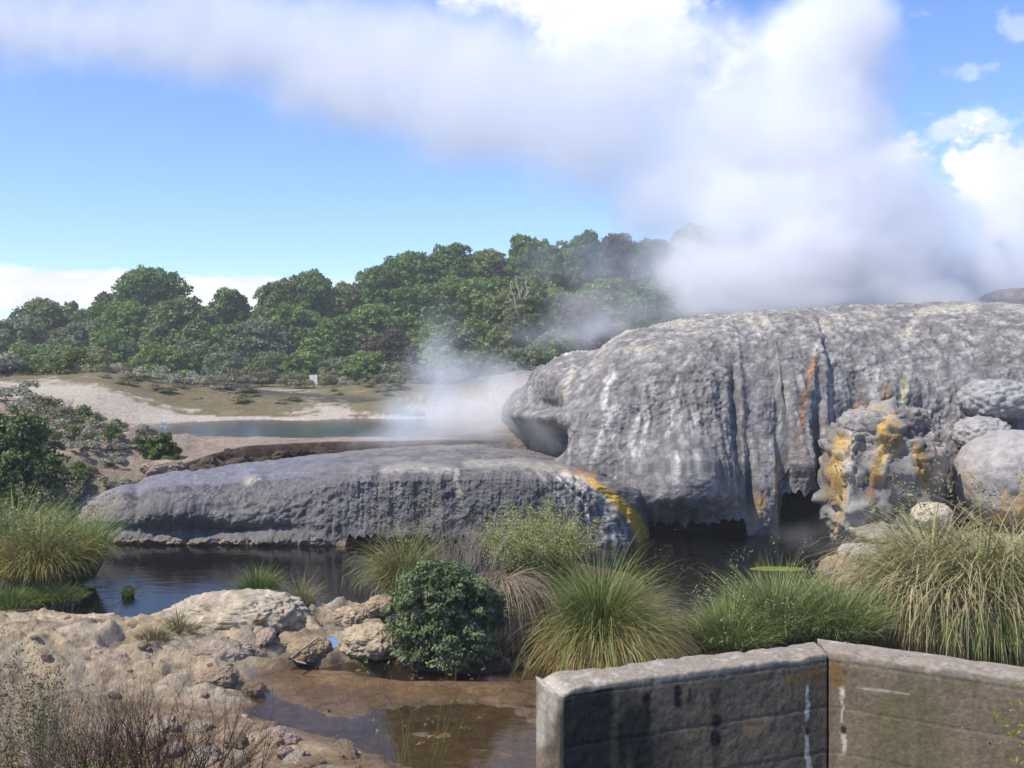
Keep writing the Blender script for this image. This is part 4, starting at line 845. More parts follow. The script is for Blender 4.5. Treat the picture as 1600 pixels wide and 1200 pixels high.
for i, (k, px, top, hw, Y, lab) in enumerate(TREES):
    X = (px - 800) / F * Y; zt = CZ - (top - HZ) / F * Y; zb = hz(X, Y) - .1
    sd = SEEDS[k][i % len(SEEDS[k])]; key = (k, sd)
    if key not in PROT: PROT[key] = far_tree(i, {'b': 'half_dead_tree', 'p': 'open_tree'}.get(k, 'broadleaf_tree'), sd, KINDS[k][0], KINDS[k][1]); root = PROT[key]
    else: root = copy_tree(PROT[key])
    s = hw / F * Y / 2.2; sz = max((zt - zb) / 7.85, .78 * s); root.location = (X, Y, zt - 7.85 * sz)
    root.scale = (s, s * .9, sz); root.rotation_euler = (0, 0, tr_rg.uniform(0, 6.28) if k != 'p' else .3)
    tag(root, lab, 'tree', 'evergreen trees of the wood beyond the hot pool')
# bare forked trunks in the open tree
rg = np.random.default_rng(77); sg = []
b = at(818, 522, 84.0); base = np.array([0, 0, 0.])
fork = at(806, 482, 84.0) - b
sg += limb_path(base, fork * .5 + [.15, 0, 0], .13, .11, 4, .04, rg)
for q in [(798, 440), (806, 430), (815, 446), (822, 436), (792, 458)]: sg += limb_path(fork * .5 + [.15, 0, 0], at(*q, 84.0) - b, .10, .04, 6, .09, rg)
v, f = tubes(sg, 6); o = mk('bare_tree', v, f, M_bark, cols=colour(v, (.36, .33, .29), rg)); o.location = b
tag(o, 'bare pale forked trunks rising in front of the wood beside the steam', 'tree')

# low scrub in front of the wood and on the banks: copies of three little bushes
def scrub(seed, pal, twig):
    rg = np.random.default_rng(seed); C = rg.normal(0, .33, (9, 3)); C[:, 2] = .25 + np.abs(C[:, 2]) * .7; rad = rg.uniform(.22, .36, 9)
    V, Fq, c = blob_leaves(C, rad, 2200, .055, rg, pal, .9, .8, .3, .5, 2.2)
    sg, tp = branchy(rg, 9, .5, .012, 2, .55, .9, (2, 4)); tv, tf = tubes(sg, 3)
    return merge([(V, Fq, c), (tv, tf, colour(tv, twig, rg))])
SCR = []
for nm, sd, pal, tw in [('grey_scrub_bush', 501, [(0.246, 0.239, 0.174), (0.362, 0.341, 0.261), (0.290, 0.304, 0.189)], (0.348, 0.319, 0.261)), ('olive_scrub_bush', 502, [(0.145, 0.145, 0.072), (0.217, 0.203, 0.102), (0.290, 0.261, 0.174)], (0.290, 0.246, 0.189)), ('green_scrub_bush', 503, [(0.072, 0.116, 0.029), (0.131, 0.174, 0.043), (0.203, 0.232, 0.072)], (0.174, 0.145, 0.102))]:
    V, Fq, c = scrub(sd, pal, tw); o = mk(nm, V, Fq, M_leaf, cols=c, smooth=False); SCR.append(o)
SL = ['dry grey bush in the scrub belt at the foot of the wood', 'low olive bush in the scrub belt at the foot of the wood', 'small green bush in the scrub belt at the foot of the wood']
r3 = random.Random(9); first = [True] * 3
def put_scrub(k, X, Y, s, lab, grp, sz=1.0):
    o = SCR[k] if first[k] else SCR[k].copy()
    if not first[k]: COL.objects.link(o)
    first[k] = False; o.location = (X, Y, hz(X, Y) - .03); o.scale = (s * r3.uniform(.9, 1.3), s, s * sz * r3.uniform(.8, 1.1)); o.rotation_euler.z = r3.uniform(0, 6.28)
    return tag(o, lab, 'bush', grp)
for j in range(84):
    px = r3.uniform(-40, 250) if j < 50 else r3.uniform(250, 700); Y = r3.uniform(48, 74) if j < 50 else r3.uniform(68, 76); k = r3.choice((0, 0, 0, 1, 1, 2)) if j < 50 else r3.choice((0, 1, 1))
    if Y < 56 and px > 110: Y += 12
    put_scrub(k, (px - 800) / F * Y, Y, r3.uniform(1.0, 2.0) * (1 if j < 50 else .8), SL[k], 'scrub bushes at the foot of the wood')
for px, py, Y, s, k, lab in [(85, 640, 30, 1.5, 1, 'rounded olive brown bush on the crest of the left bank'), (120, 660, 29, 1.2, 2, 'green bush on the left bank right of the olive brown bush'), (95, 672, 28, 1.2, 1, 'brown olive bush below the crest of the left bank'), (170, 664, 29.5, 1.0, 0, 'grey twiggy bush on the left bank near the hot pool'), (175, 672, 28.5, .8, 2, 'small dark green bush at the near corner of the hot pool'),
                             (112, 690, 26.5, .8, 2, 'bright green bush in the middle of the left bank'), (118, 742, 24.0, .75, 2, 'yellow green cushion bush on the lower left bank'), (130, 735, 24.4, .7, 2, 'second yellow green cushion bush touching the lower one'), (70, 690, 27, 1.2, 0, 'dry grey bush behind the big left bush'), (45, 650, 31, 1.4, 0, 'dry grey bush on the crest at the left picture edge'),
                             (20, 640, 33, 1.6, 0, 'pale dry bush on the far crest at the left picture edge'), (225, 700, 26.8, .8, 1, 'olive shrub at the foot of the bright gully bush'), (262, 726, 25.6, .55, 1, 'small olive tuft on the rock beside the gully'), (150, 700, 27, 1.0, 0, 'grey dead shrub in the middle of the left bank'), (138, 715, 25.5, .9, 0, 'low grey dead shrub above the yellow green cushions')]:
    p = at(px, py, Y); put_scrub(k, p[0], Y, s * .62, lab, None)
for j in range(30):
    px, py = r3.uniform(-20, 285), r3.uniform(640, 790)
    Y = np.interp(py, [640, 700, 790], [31, 26.5, 22.2]) + r3.uniform(-.4, .4); X = (px - 800) / F * Y
    if X > np.interp(Y, [22, 24, 26, 29], [-10.6, -9.6, -8.6, -8.2]): continue
    k = r3.choice((0, 0, 0, 1, 1, 2)); put_scrub(k, X, Y, r3.uniform(.25, .6), ['dry grey scrub bush on the slope of the left bank', 'low olive scrub bush on the slope of the left bank', 'small green scrub bush on the slope of the left bank'][k], 'scrub bushes on the left bank')

for j in range(34):
    px, py, Y = (r3.uniform(150, 470), r3.uniform(604, 640), r3.uniform(44, 50)) if j < 24 else (r3.uniform(520, 650), r3.uniform(608, 622), r3.uniform(50, 60)); k = r3.choice((1, 1, 0, 2))
    put_scrub(k, (px - 800) / F * Y, Y, r3.uniform(.3, .8), ['dry grey heath bush on the brown hump above the hot pool', 'low olive heath bush on the brown hump above the hot pool', 'small green heath bush on the brown hump above the hot pool'][k], 'heath bushes above the hot pool', .55)
# broad leafed bushes near the camera
def leafy_bush(name, loc, lobes, n, size, pal, label, seed, aspect=2.0, jit=.8, tw=(.13, .1, .07), up=.35, squash=.9):
    rg = np.random.default_rng(seed); C = np.array([l[:3] for l in lobes], float); rad = np.array([l[3] for l in lobes]); SC, SR = [], []
    for c, r in zip(C, rad):
        for _ in range(int(26 * max(r / .4, .6))):
            d = sphere_dirs(1, rg)[0]; d[2] = d[2] * .9 + .05; SC.append(c + d * r * rg.uniform(.7, 1.05)); SR.append(r * rg.uniform(.22, .36))
    V, Fq, c = blob_leaves(SC, SR, n, size, rg, pal, jit, squash, up, .45, aspect)
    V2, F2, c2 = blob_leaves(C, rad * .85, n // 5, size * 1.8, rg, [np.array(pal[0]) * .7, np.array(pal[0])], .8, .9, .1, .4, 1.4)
    m_ = merge([(V, Fq, c), (V2, F2, c2)]); m_[0][:, 2] = np.maximum(m_[0][:, 2], .01)
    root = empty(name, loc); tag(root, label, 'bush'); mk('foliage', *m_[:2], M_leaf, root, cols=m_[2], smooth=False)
    sg = []
    for q in SC[::5]: sg += limb_path((rg.normal(0, .05), rg.normal(0, .05), -.05), q, .02, .006, 4, .03, rg)
    tv, tf = tubes(sg, 4); mk('stems', tv, tf, M_twig, root, cols=colour(tv, tw, rg))
    return root
p = on(692, 1047, .12)
leafy_bush('cushion_bush', (p[0], p[1] + .55, .10), [(0, 0, .62, .52), (-.38, .05, .55, .42), (.36, .05, .52, .42), (-.2, -.2, .85, .40), (.2, -.1, .84, .36), (-.44, -.1, .28, .32), (.36, -.1, .20, .30), (0, -.3, .32, .40), (-.14, .1, 1.02, .28), (-.55, 0, .72, .2), (.5, 0, .66, .22), (.1, -.2, 1.05, .2), (-.3, -.25, .12, .25), (.55, .1, .4, .2)],
           32000, .026, [(.10, .14, .055), (.16, .205, .09), (.26, .30, .17)], 'dense round grey green bush in the middle foreground', 601, 2.4, .9)
p = at(25, 800, 22.0)
leafy_bush('broadleaf_bush', (p[0] - .35, 22.4, .5), [(0, 0, .75, .85), (-.8, .1, 1.1, .9), (.55, 0, .6, .6), (.1, .2, 1.5, .75), (-.7, 0, 1.9, .6), (.75, .1, 1.05, .5), (-.2, -.3, .5, .7), (-1.3, 0, .8, .9), (.3, .1, 1.9, .42)],
           42000, .052, [(.08, .112, .04), (.13, .17, .06), (.22, .25, .12)], 'large dark green bush at the left edge above the reeds', 602, 2.0, .9)
p = at(252, 722, 26.2)
leafy_bush('broadleaf_bush', (p[0], 26.2, p[2] - .05), [(0, 0, .35, .32), (-.28, 0, .25, .28), (.25, 0, .3, .26), (.05, 0, .62, .22), (-.2, 0, .5, .2)], 5000, .06,
           [(.08, .13, .028), (.13, .19, .045), (.2, .25, .07)], 'bright green bush at the edge of the dark gully', 603, 1.8, .9)
p = at(118, 745, 23.8)

# tussocks, reeds and grass
def clump(name, loc, parts, label, cat='grass clump', heads=None, mat=None, scale=1.0):
    root = mk(name, *merge([q[:3] for q in parts])[:2], mat or M_grass, None, cols=merge([q[:3] for q in parts])[2])
    root.location = loc; root.scale = (scale,) * 3
    return tag(root, label, cat)
G1 = [(0.080, 0.123, 0.020), (0.116, 0.160, 0.029), (0.065, 0.102, 0.017)]; G2 = [(0.217, 0.261, 0.065), (0.290, 0.304, 0.102), (0.160, 0.217, 0.043)]; STRAW = [(0.435, 0.319, 0.145), (0.522, 0.406, 0.203), (0.362, 0.232, 0.102), (0.290, 0.246, 0.087)]
rg = np.random.default_rng(21)
p = on(948, 1036, .12)
A = blades(6200, .30, 1.22, rg, (.0, 1.15), 1.15, .010, 6, G1, G2, G2 + STRAW[:3] + [(.36, .24, .09)], power=.6, messy=.22)
B = blades(4800, .40, 1.22, rg, (.7, 1.45), 1.5, .009, 6, [(.20, .16, .06), (.24, .17, .07)], [(.42, .29, .11), (.36, .25, .10), (.30, .24, .09)], [(.40, .27, .10), (.34, .22, .09), (.26, .20, .07)], power=.4, messy=.25)
clump('tussock', (p[0], p[1] + .95, .12), [A, B], 'big rounded tussock, green on top with straw coloured skirts, behind the wall', 'tussock', scale=.9)
def with_heads(n, r0, L, rg, stem_c, head_c, lean=(.05, .5), droop=.5, w=.006, hn=26, hl=.26, hs=.022, seg=5, flat=1.0):
    """thin stalks carrying loose feathery seed heads"""
    v, f, c, pts = blades(n, r0, L, rg, lean, droop, w, seg, stem_c, stem_c, flat=flat)
    t = rg.uniform(0, 1, (n, hn)); a = pts[:, -2][:, None, :]; b = pts[:, -1][:, None, :]; d = (b - a); d = d / (np.linalg.norm(d, axis=2, keepdims=True) + 1e-9)
    P = b + d * (t[..., None] - .6) * hl + rg.normal(0, 1, (n, hn, 3)) * (.028 + .045 * (1 - t[..., None]))
    P = P.reshape(-1, 3); V2, F2 = leaf_quads(P, rg.normal(size=P.shape), hs, rg, 2.4)
    hc = np.asarray(head_c)[rg.integers(0, len(head_c), len(P))] * rg.uniform(.7, 1.3, (len(P), 1))
    return merge([(v, f, c), (V2, F2, np.repeat(hc, 4, 0))])
HEAD = [(.26, .24, .12), (.20, .21, .09), (.30, .26, .16)]; GST = [(.12, .15, .045), (.16, .17, .06)]
p = on(640, 945, .1)
clump('sedge_clump', (p[0] - .05, p[1] - .1, .1), [blades(2200, .16, 1.0, rg, (.0, .30), 1.3, .010, 6, G1 + [(.2, .18, .06)], G2 + STRAW[:2]), with_heads(90, .15, 1.25, rg, GST, HEAD, (.02, .18), .35, hn=18, hs=.016)], 'upright yellow green sedge with seed heads at the left end of the island', 'grass clump')
p = on(835, 925, .1)
ft = [with_heads(600, .36, .92, rg, GST, [(.24, .30, .08), (.30, .32, .12), (.36, .32, .16)], (.0, .42), .45, .006, 50, .42, .016, flat=.7), blades(1800, .36, .7, rg, (0, .45), .9, .011, 5, G1, G2, flat=.7)]
clump('feathery_grass', (p[0] + .05, p[1] + .3, .1), ft, 'tall feathery yellow green grass behind the dry grey bush on the island', 'grass clump')
p = on(1010, 950, .1)
clump('feathery_grass', (p[0] + .15, p[1] + .6, .1), [with_heads(36, .2, .75, rg, GST, HEAD, (.05, .6), .5, .005, 10, .2, .010)], 'sparse seeding grass stalks behind the right side of the big tussock', 'grass clump')
p = on(725, 960, .1)                                   # dry grey bush and its fallen straw
sg, tp = branchy(np.random.default_rng(31), 26, .62, .010, 3, .42, .95, (2, 4), .6, .12); tv, tf = tubes(sg, 3); rg2 = np.random.default_rng(32)
o = mk('dry_bush', tv, tf, M_twig, cols=colour(tv, (.36, .31, .25), rg2, .3)); o.location = (p[0] - .02, p[1] + .35, .15); o.scale = (1.0, .8, 1.05); tag(o, 'dry grey leafless bush behind the dense round bush', 'bush')
p = on(785, 1000, .12)
clump('dead_grass', (p[0] - .05, p[1] + .2, .85), [blades(1300, .14, 1.0, rg, (.9, 1.7), 2.4, .009, 6, [(.34, .28, .19), (.28, .21, .13)], [(.30, .24, .16), (.22, .16, .1)], arc=(-2.2, -.2))], 'pale dead grass hanging down between the round bush and the tussock', 'dead grass')
p = on(800, 1030, .12)
sg, tp = branchy(np.random.default_rng(33), 30, .34, .006, 3, .6, .5, (2, 4), .62, .3); tv, tf = tubes(sg, 3)
o = mk('dry_bush', tv, tf, M_twig, cols=colour(tv, (.22, .16, .11), rg2, .3)); o.location = (p[0] - .05, p[1] + .4, .08); o.scale = (1.5, .8, .9); tag(o, 'low tangle of brown dead twigs at the waterline left of the tussock', 'bush')
# left reeds
p = on(70, 940, .1)
A = blades(3400, .36, .95, rg, (.0, .42), 1.15, .015, 6, [(.13, .16, .04), (.2, .2, .06)], [(.30, .30, .10), (.40, .32, .13), (.24, .30, .07)], [(.42, .29, .10), (.34, .28, .10), (.15, .21, .04)], flat=.7)
clump('reed_clump', (p[0] - .42, p[1] + .75, .15), [A, with_heads(90, .3, 1.2, rg, [(.2, .2, .08)], HEAD, (.02, .2), .25)], 'tall straw and green reed clump on the left bank by the pond', 'reeds')
p = on(0, 930, .1)
clump('reed_clump', (p[0] - .45, p[1] + 1.4, .25), [blades(3000, .6, 1.0, rg, (.0, .5), .8, .016, 6, [(.09, .16, .028), (.13, .19, .035)], [(.19, .28, .055), (.27, .33, .08)])], 'green reed clump at the left picture edge below the large bush', 'reeds')
p = on(118, 930, .1)
clump('reed_clump', (p[0] - .45, p[1] + 1.2, .1), [blades(1500, .25, 1.0, rg, (.0, .3), .7, .013, 6, [(.10, .17, .03)], [(.18, .27, .055), (.27, .33, .09)])], 'slender green reeds at the right edge of the left reed bed', 'reeds')
# toetoe thicket on the right bank
TO = [(0.168, 0.180, 0.054), (0.240, 0.228, 0.084), (0.312, 0.264, 0.120)]; TT = [(0.408, 0.360, 0.192), (0.336, 0.312, 0.132), (0.456, 0.360, 0.216), (0.192, 0.228, 0.060)]
for px, py, dy, s, n, lab in [(1478, 975, .9, 1.0, 3000, 'tall drooping straw green grass thicket on the right bank, left half'), (1565, 985, 1.0, 1.06, 3200, 'tall drooping straw green grass thicket on the right bank, right half'), (1500, 955, 1.7, 1.0, 2400, 'back part of the tall straw green thicket, touching the cream boulder'), (1630, 975, 1.0, 1.1, 2400, 'tall straw green grass thicket cut by the right picture edge')]:
    p = on(px, py, .15)
    clump('pampas_clump', (p[0], p[1] + dy * .6, .15), [blades(n, .36, 1.45, rg, (.0, .62), 1.9, .018, 7, TO, TT, [(.34, .27, .15), (.24, .22, .08), (.4, .32, .2)], power=.7, lenvar=.38, messy=.7), with_heads(20, .35, 1.6, rg, TO, HEAD, (.05, .35), .5)], lab, 'grass clump', scale=s)
p = on(1565, 1000, .1)
clump('green_clump', (p[0] + .1, p[1] + .5, .1), [blades(3600, .42, .95, rg, (.0, 1.1), 1.3, .009, 6, [(.07, .12, .025), (.10, .15, .035)], [(.15, .21, .055), (.22, .27, .09)])], 'vivid green fine leaved clump in front of the straw thicket at the right', 'grass clump')
for px, py, w_, L, n, lab in [(1150, 1015, .45, .50, 2400, 'short vivid green grass clump behind the wall, left end of the green strip'), (1225, 1000, .45, .78, 2600, 'taller green grass clump with seed stalks in the middle of the green strip'), (1310, 1005, .42, .72, 2400, 'green grass clump at the right end of the green strip behind the wall corner')]:
    p = on(px, py, .1)
    clump('green_clump', (p[0], p[1] + .3, .06), [blades(n, w_, L, rg, (.0, .7), .7, .012, 5, [(.10, .15, .035), (.15, .19, .05)], [(.24, .30, .09), (.32, .34, .13)]), with_heads(40, w_, L * 1.25, rg, GST, HEAD, (.05, .5), .4, .005, 18, .2, .016)], lab, 'grass clump')
for px, py, w_, L, n, lab, lo in [(405, 925, .22, .42, 1100, 'bright green grass tuft at the pond edge behind the largest boulder', .05), (470, 958, .14, .42, 500, 'pale dry grass tuft at the right end of the largest boulder', .15), (280, 990, .10, .32, 220, 'small yellow green tuft at the left end of the largest boulder', .3), (200, 928, .05, .22, 160, 'small grass tuft growing on a stub in the middle of the pond', .06), (240, 1030, .2, .16, 400, 'short yellowish tuft beside the small blue puddle', .12),
                                  (20, 948, .5, .25, 1400, 'short bright turf at the foot of the left reeds', .08), (90, 940, .4, .22, 1200, 'short turf at the pond edge in front of the left reeds', .08)]:
    p = on(px, py, lo); z = max(hz(p[0], p[1]), 0)
    dry = 'dry' in lab or 'yellow' in lab
    clump('grass_tuft', (p[0], p[1], z - .01), [blades(n, w_, L, rg, (.0, .8), .8, .008, 5, [(.2, .17, .08)] if dry else [(.06, .11, .02), (.1, .14, .03)], [(.34, .3, .17), (.2, .2, .08)] if dry else [(.15, .22, .04), (.2, .25, .07)], flat=.7)], lab, 'grass tuft')
o = rock_mesh('pond_stub', (.10, .09, .16), 95, 4, .3, .2, (.10, .08, .05), (.04, .03, .02)); p = on(200, 930, 0); o.location = (p[0], p[1], 0); tag(o, 'dark earthy stub standing in the pond under a small grass tuft', 'stub')
V, f = ico(4); V = V * np.array([.55, .20, .022]) * (1 + .3 * fbm(V, 2, 3, 5))[:, None]; o = mk('algae_mat', V, f, M_leaf, cols=colour(V, (.15, .22, .03), rg2, .2)); p = on(1216, 889, 0); o.location = (p[0], p[1], .0); tag(o, 'flat bright green algae mat floating on the pond by the right bank', 'algae mat')

# near shrubs along the bottom edge
def twig_bush(name, loc, seed, n0, L, depth, spread, up, base_r, r, colr, label, scale=(1, 1, 1), leaves=None):
    rgx = np.random.default_rng(seed); sg, tp = branchy(rgx, n0, L, r, depth, spread, up, (2, 4), .64, base_r)
    tv, tf = tubes(sg, 3); parts = [(tv, tf, colour(tv, colr, rgx, .35))]
    if leaves:
        k, size, pal, sp = leaves; P = np.repeat(tp[:, :3], k, 0) + rgx.normal(0, sp, (len(tp) * k, 3)); V2, F2 = leaf_quads(P, rgx.normal(size=P.shape) + [0, 0, .6], size, rgx, 2.6)
        cc = np.asarray(pal)[rgx.integers(0, len(pal), len(P))] * rgx.uniform(.7, 1.3, (len(P), 1)); parts.append((V2, F2, np.repeat(cc, 4, 0)))
    o = mk(name, *merge(parts)[:2], M_leaf if leaves else M_twig, cols=merge(parts)[2], smooth=False); o.location = loc; o.scale = scale
    return tag(o, label, 'bush')
p = at(215, 1215, 7.6); zg = hz(p[0], 7.6)
twig_bush('bare_bush', (p[0], 7.7, zg), 41, 60, .46, 3, .5, .8, .36, .009, (.045, .026, .02), 'bare dark brown twiggy bush at the bottom left', (1.15, .9, 1.15))
twig_bush('bare_bush', (p[0] - .55, 7.9, zg), 42, 44, .42, 3, .48, .8, .32, .008, (.05, .03, .022), 'smaller bare brown bush left of the bare bush at the bottom left', (1, .9, 1.1))
p = at(45, 1180, 7.9); zg = hz(p[0], 7.9)
twig_bush('grey_bush', (p[0], 7.9, zg), 43, 46, .55, 3, .34, 1.0, .38, .005, (.25, .21, .20), 'pale lavender grey upright dry bush in the bottom left corner', (1, .9, 1.2))
p = at(-10, 1190, 6.6); zg = hz(p[0], 6.6)
twig_bush('green_shrub', (p[0], 6.6, zg), 44, 16, .52, 3, .40, 1.0, .22, .007, (.12, .09, .05), 'yellow green leafy shrub cut by the left bottom corner', (1, 1, 1.25), (12, .0085, [(.06, .09, .02), (.11, .14, .025), (.04, .06, .015)], .03))
p = at(75, 1230, 6.4); zg = hz(p[0], 6.4)
twig_bush('green_shrub', (p[0], 6.4, zg), 45, 14, .36, 3, .45, .9, .2, .006, (.14, .1, .05), 'low bright yellow green shrub at the bottom left in front of the grey bush', (1.1, 1, 1.1), (12, .009, [(.13, .17, .02), (.18, .20, .03), (.08, .11, .02)], .03))
p = at(660, 1215, 7.8); zg = hz(p[0], 7.8)
twig_bush('weed_bush', (p[0] - .1, 7.8, zg), 46, 14, .8, 1, .30, 1.8, .2, .003, (.16, .15, .05), 'thin yellow green weed stalks at the bottom centre left of the wall', (1.5, 1, 1.0), (3, .012, [(.2, .2, .06), (.14, .16, .04)], .012))
p = at(1600, 1110, 5.6)
twig_bush('leafy_shrub', (p[0] + .18, 5.3, .5), 47, 11, .75, 2, .30, 1.3, .2, .006, (.2, .15, .1), 'thin yellow leafed shrub overlapping the right end of the wall', (1, 1, 1.15), (10, .013, [(.16, .18, .02), (.22, .22, .04)], .06))

# ------------------------------------------------------------------ driftwood, sign, gulls
def stick(pts, r, label, colr=(.34, .29, .22)):
    sg = [np.concatenate([np.asarray(pts[i]), np.asarray(pts[i + 1]), [r * (1 - .2 * i), r * (1 - .2 * (i + 1))]]) for i in range(len(pts) - 1)]
    v, f = tubes(sg, 7); o = mk('driftwood', v, f, M_bark, cols=colour(v, colr, rg2, .15)); tag(o, label, 'driftwood')
stick([at(453, 1030, 12.4), at(470, 1016, 12.75), at(498, 996, 13.1)], .02, 'thin bleached stick leaning over the small brown boulder')
stick([at(462, 1033, 12.3), at(478, 1037, 12.3)], .014, 'short bleached stick lying at the foot of the small brown boulder')
p = on(806, 965, .75)
stick([at(740, 916, 14.2), at(790, 916, 14.0), at(846, 915, 13.8)], .016, 'thin pale rail of driftwood lying across the island plants'), stick([at(830, 912, 13.9), at(829, 945, 13.9)], .013, 'short upright pale stick on the island beside the tussock')
b = at(490, 608, 69.0); zg = hz(b[0], 69.0)
sg_root = empty('notice_sign', (b[0], 69.0, zg)); tag(sg_root, 'small white notice board on a post at the edge of the wood', 'sign')
def box(name, lo, hi, mat, parent, col, bev=.006):
    bm = bmesh.new(); bmesh.ops.create_cube(bm, size=1)
    for v_ in bm.verts: v_.co = Vector([(lo[k] + hi[k]) / 2 + v_.co[k] * (hi[k] - lo[k]) for k in range(3)])
    bmesh.ops.bevel(bm, geom=bm.edges[:], offset=bev, segments=2, affect='EDGES', profile=.5)
    V = np.array([v_.co[:] for v_ in bm.verts]); V_i = {v_: i for i, v_ in enumerate(bm.verts)}; bm.verts.index_update()
    Fs = {}
    for f_ in bm.faces: Fs.setdefault(len(f_.verts), []).append([q.index for q in f_.verts])
    o = mk(name, V, [np.array(a, np.int32) for a in Fs.values()], mat, parent, cols=np.tile(np.asarray(col, float), (len(V), 1)), smooth=False); bm.free(); return o
top = CZ - (586 - HZ) / F * 69 - zg; bot = CZ - (601 - HZ) / F * 69 - zg
box('post', (-.05, -.04, -.2), (.05, .04, top - .02), M_bark, sg_root, (.42, .36, .26))
box('board', (-.27, -.075, bot), (-.012, -.045, top), M_conc, sg_root, (.72, .72, .70)); box('board', (.012, -.075, bot), (.27, -.045, top), M_conc, sg_root, (.70, .70, .68))
def gull(px, py, z, s, label):
    bm = bmesh.new(); p = on(px, py, z)
    v, f = ico(3); body = v * np.array([.20, .085, .085]); body[:, 2] += .22 + .35 * body[:, 0] * (body[:, 0] > 0); body[:, 1] *= 1 - .8 * np.clip(-v[:, 0], 0, 1) * .8
    head = v * .055 + np.array([.19, 0, .36]); neck, nf = tubes([np.array([.14, 0, .27, .185, 0, .35, .06, .05])], 8); bill, bf = tubes([np.array([.235, 0, .355, .29, 0, .345, .016, .004])], 6)
    legs, lf = tubes([np.array([.01, .03, .16, .01, .03, 0, .008, .008]), np.array([.01, -.03, .16, .01, -.03, 0, .008, .008])], 5)
    c = np.tile([.8, .8, .78], (len(body), 1)); c[(v[:, 2] > .2) & (v[:, 0] < .4)] = (.35, .36, .38)
    Vs = np.concatenate([body, head, neck, bill, legs]); o1 = len(body); o2 = o1 + len(head); o3 = o2 + len(neck); o4 = o3 + len(bill)
    C = np.concatenate([c, np.tile([.8, .8, .78], (len(head) + len(neck), 1)), np.tile([.5, .12, .04], (len(bill) + len(legs), 1))])
    o = mk('gull', Vs, [np.concatenate([f, f + o1]).astype(np.int32), np.concatenate([nf + o2, bf + o3, lf + o4]).astype(np.int32)], M_rock, cols=C); o.location = p; o.scale = (s,) * 3; o.rotation_euler.z = R(200 if px < 240 else 20); bm.free()
    tag(o, label, 'bird')
gull(216, 671, 1.66, .55, 'small white gull standing on the shore at the left end of the hot pool'); gull(254, 666, 1.55, .55, 'small white gull wading in the hot pool near its left end')

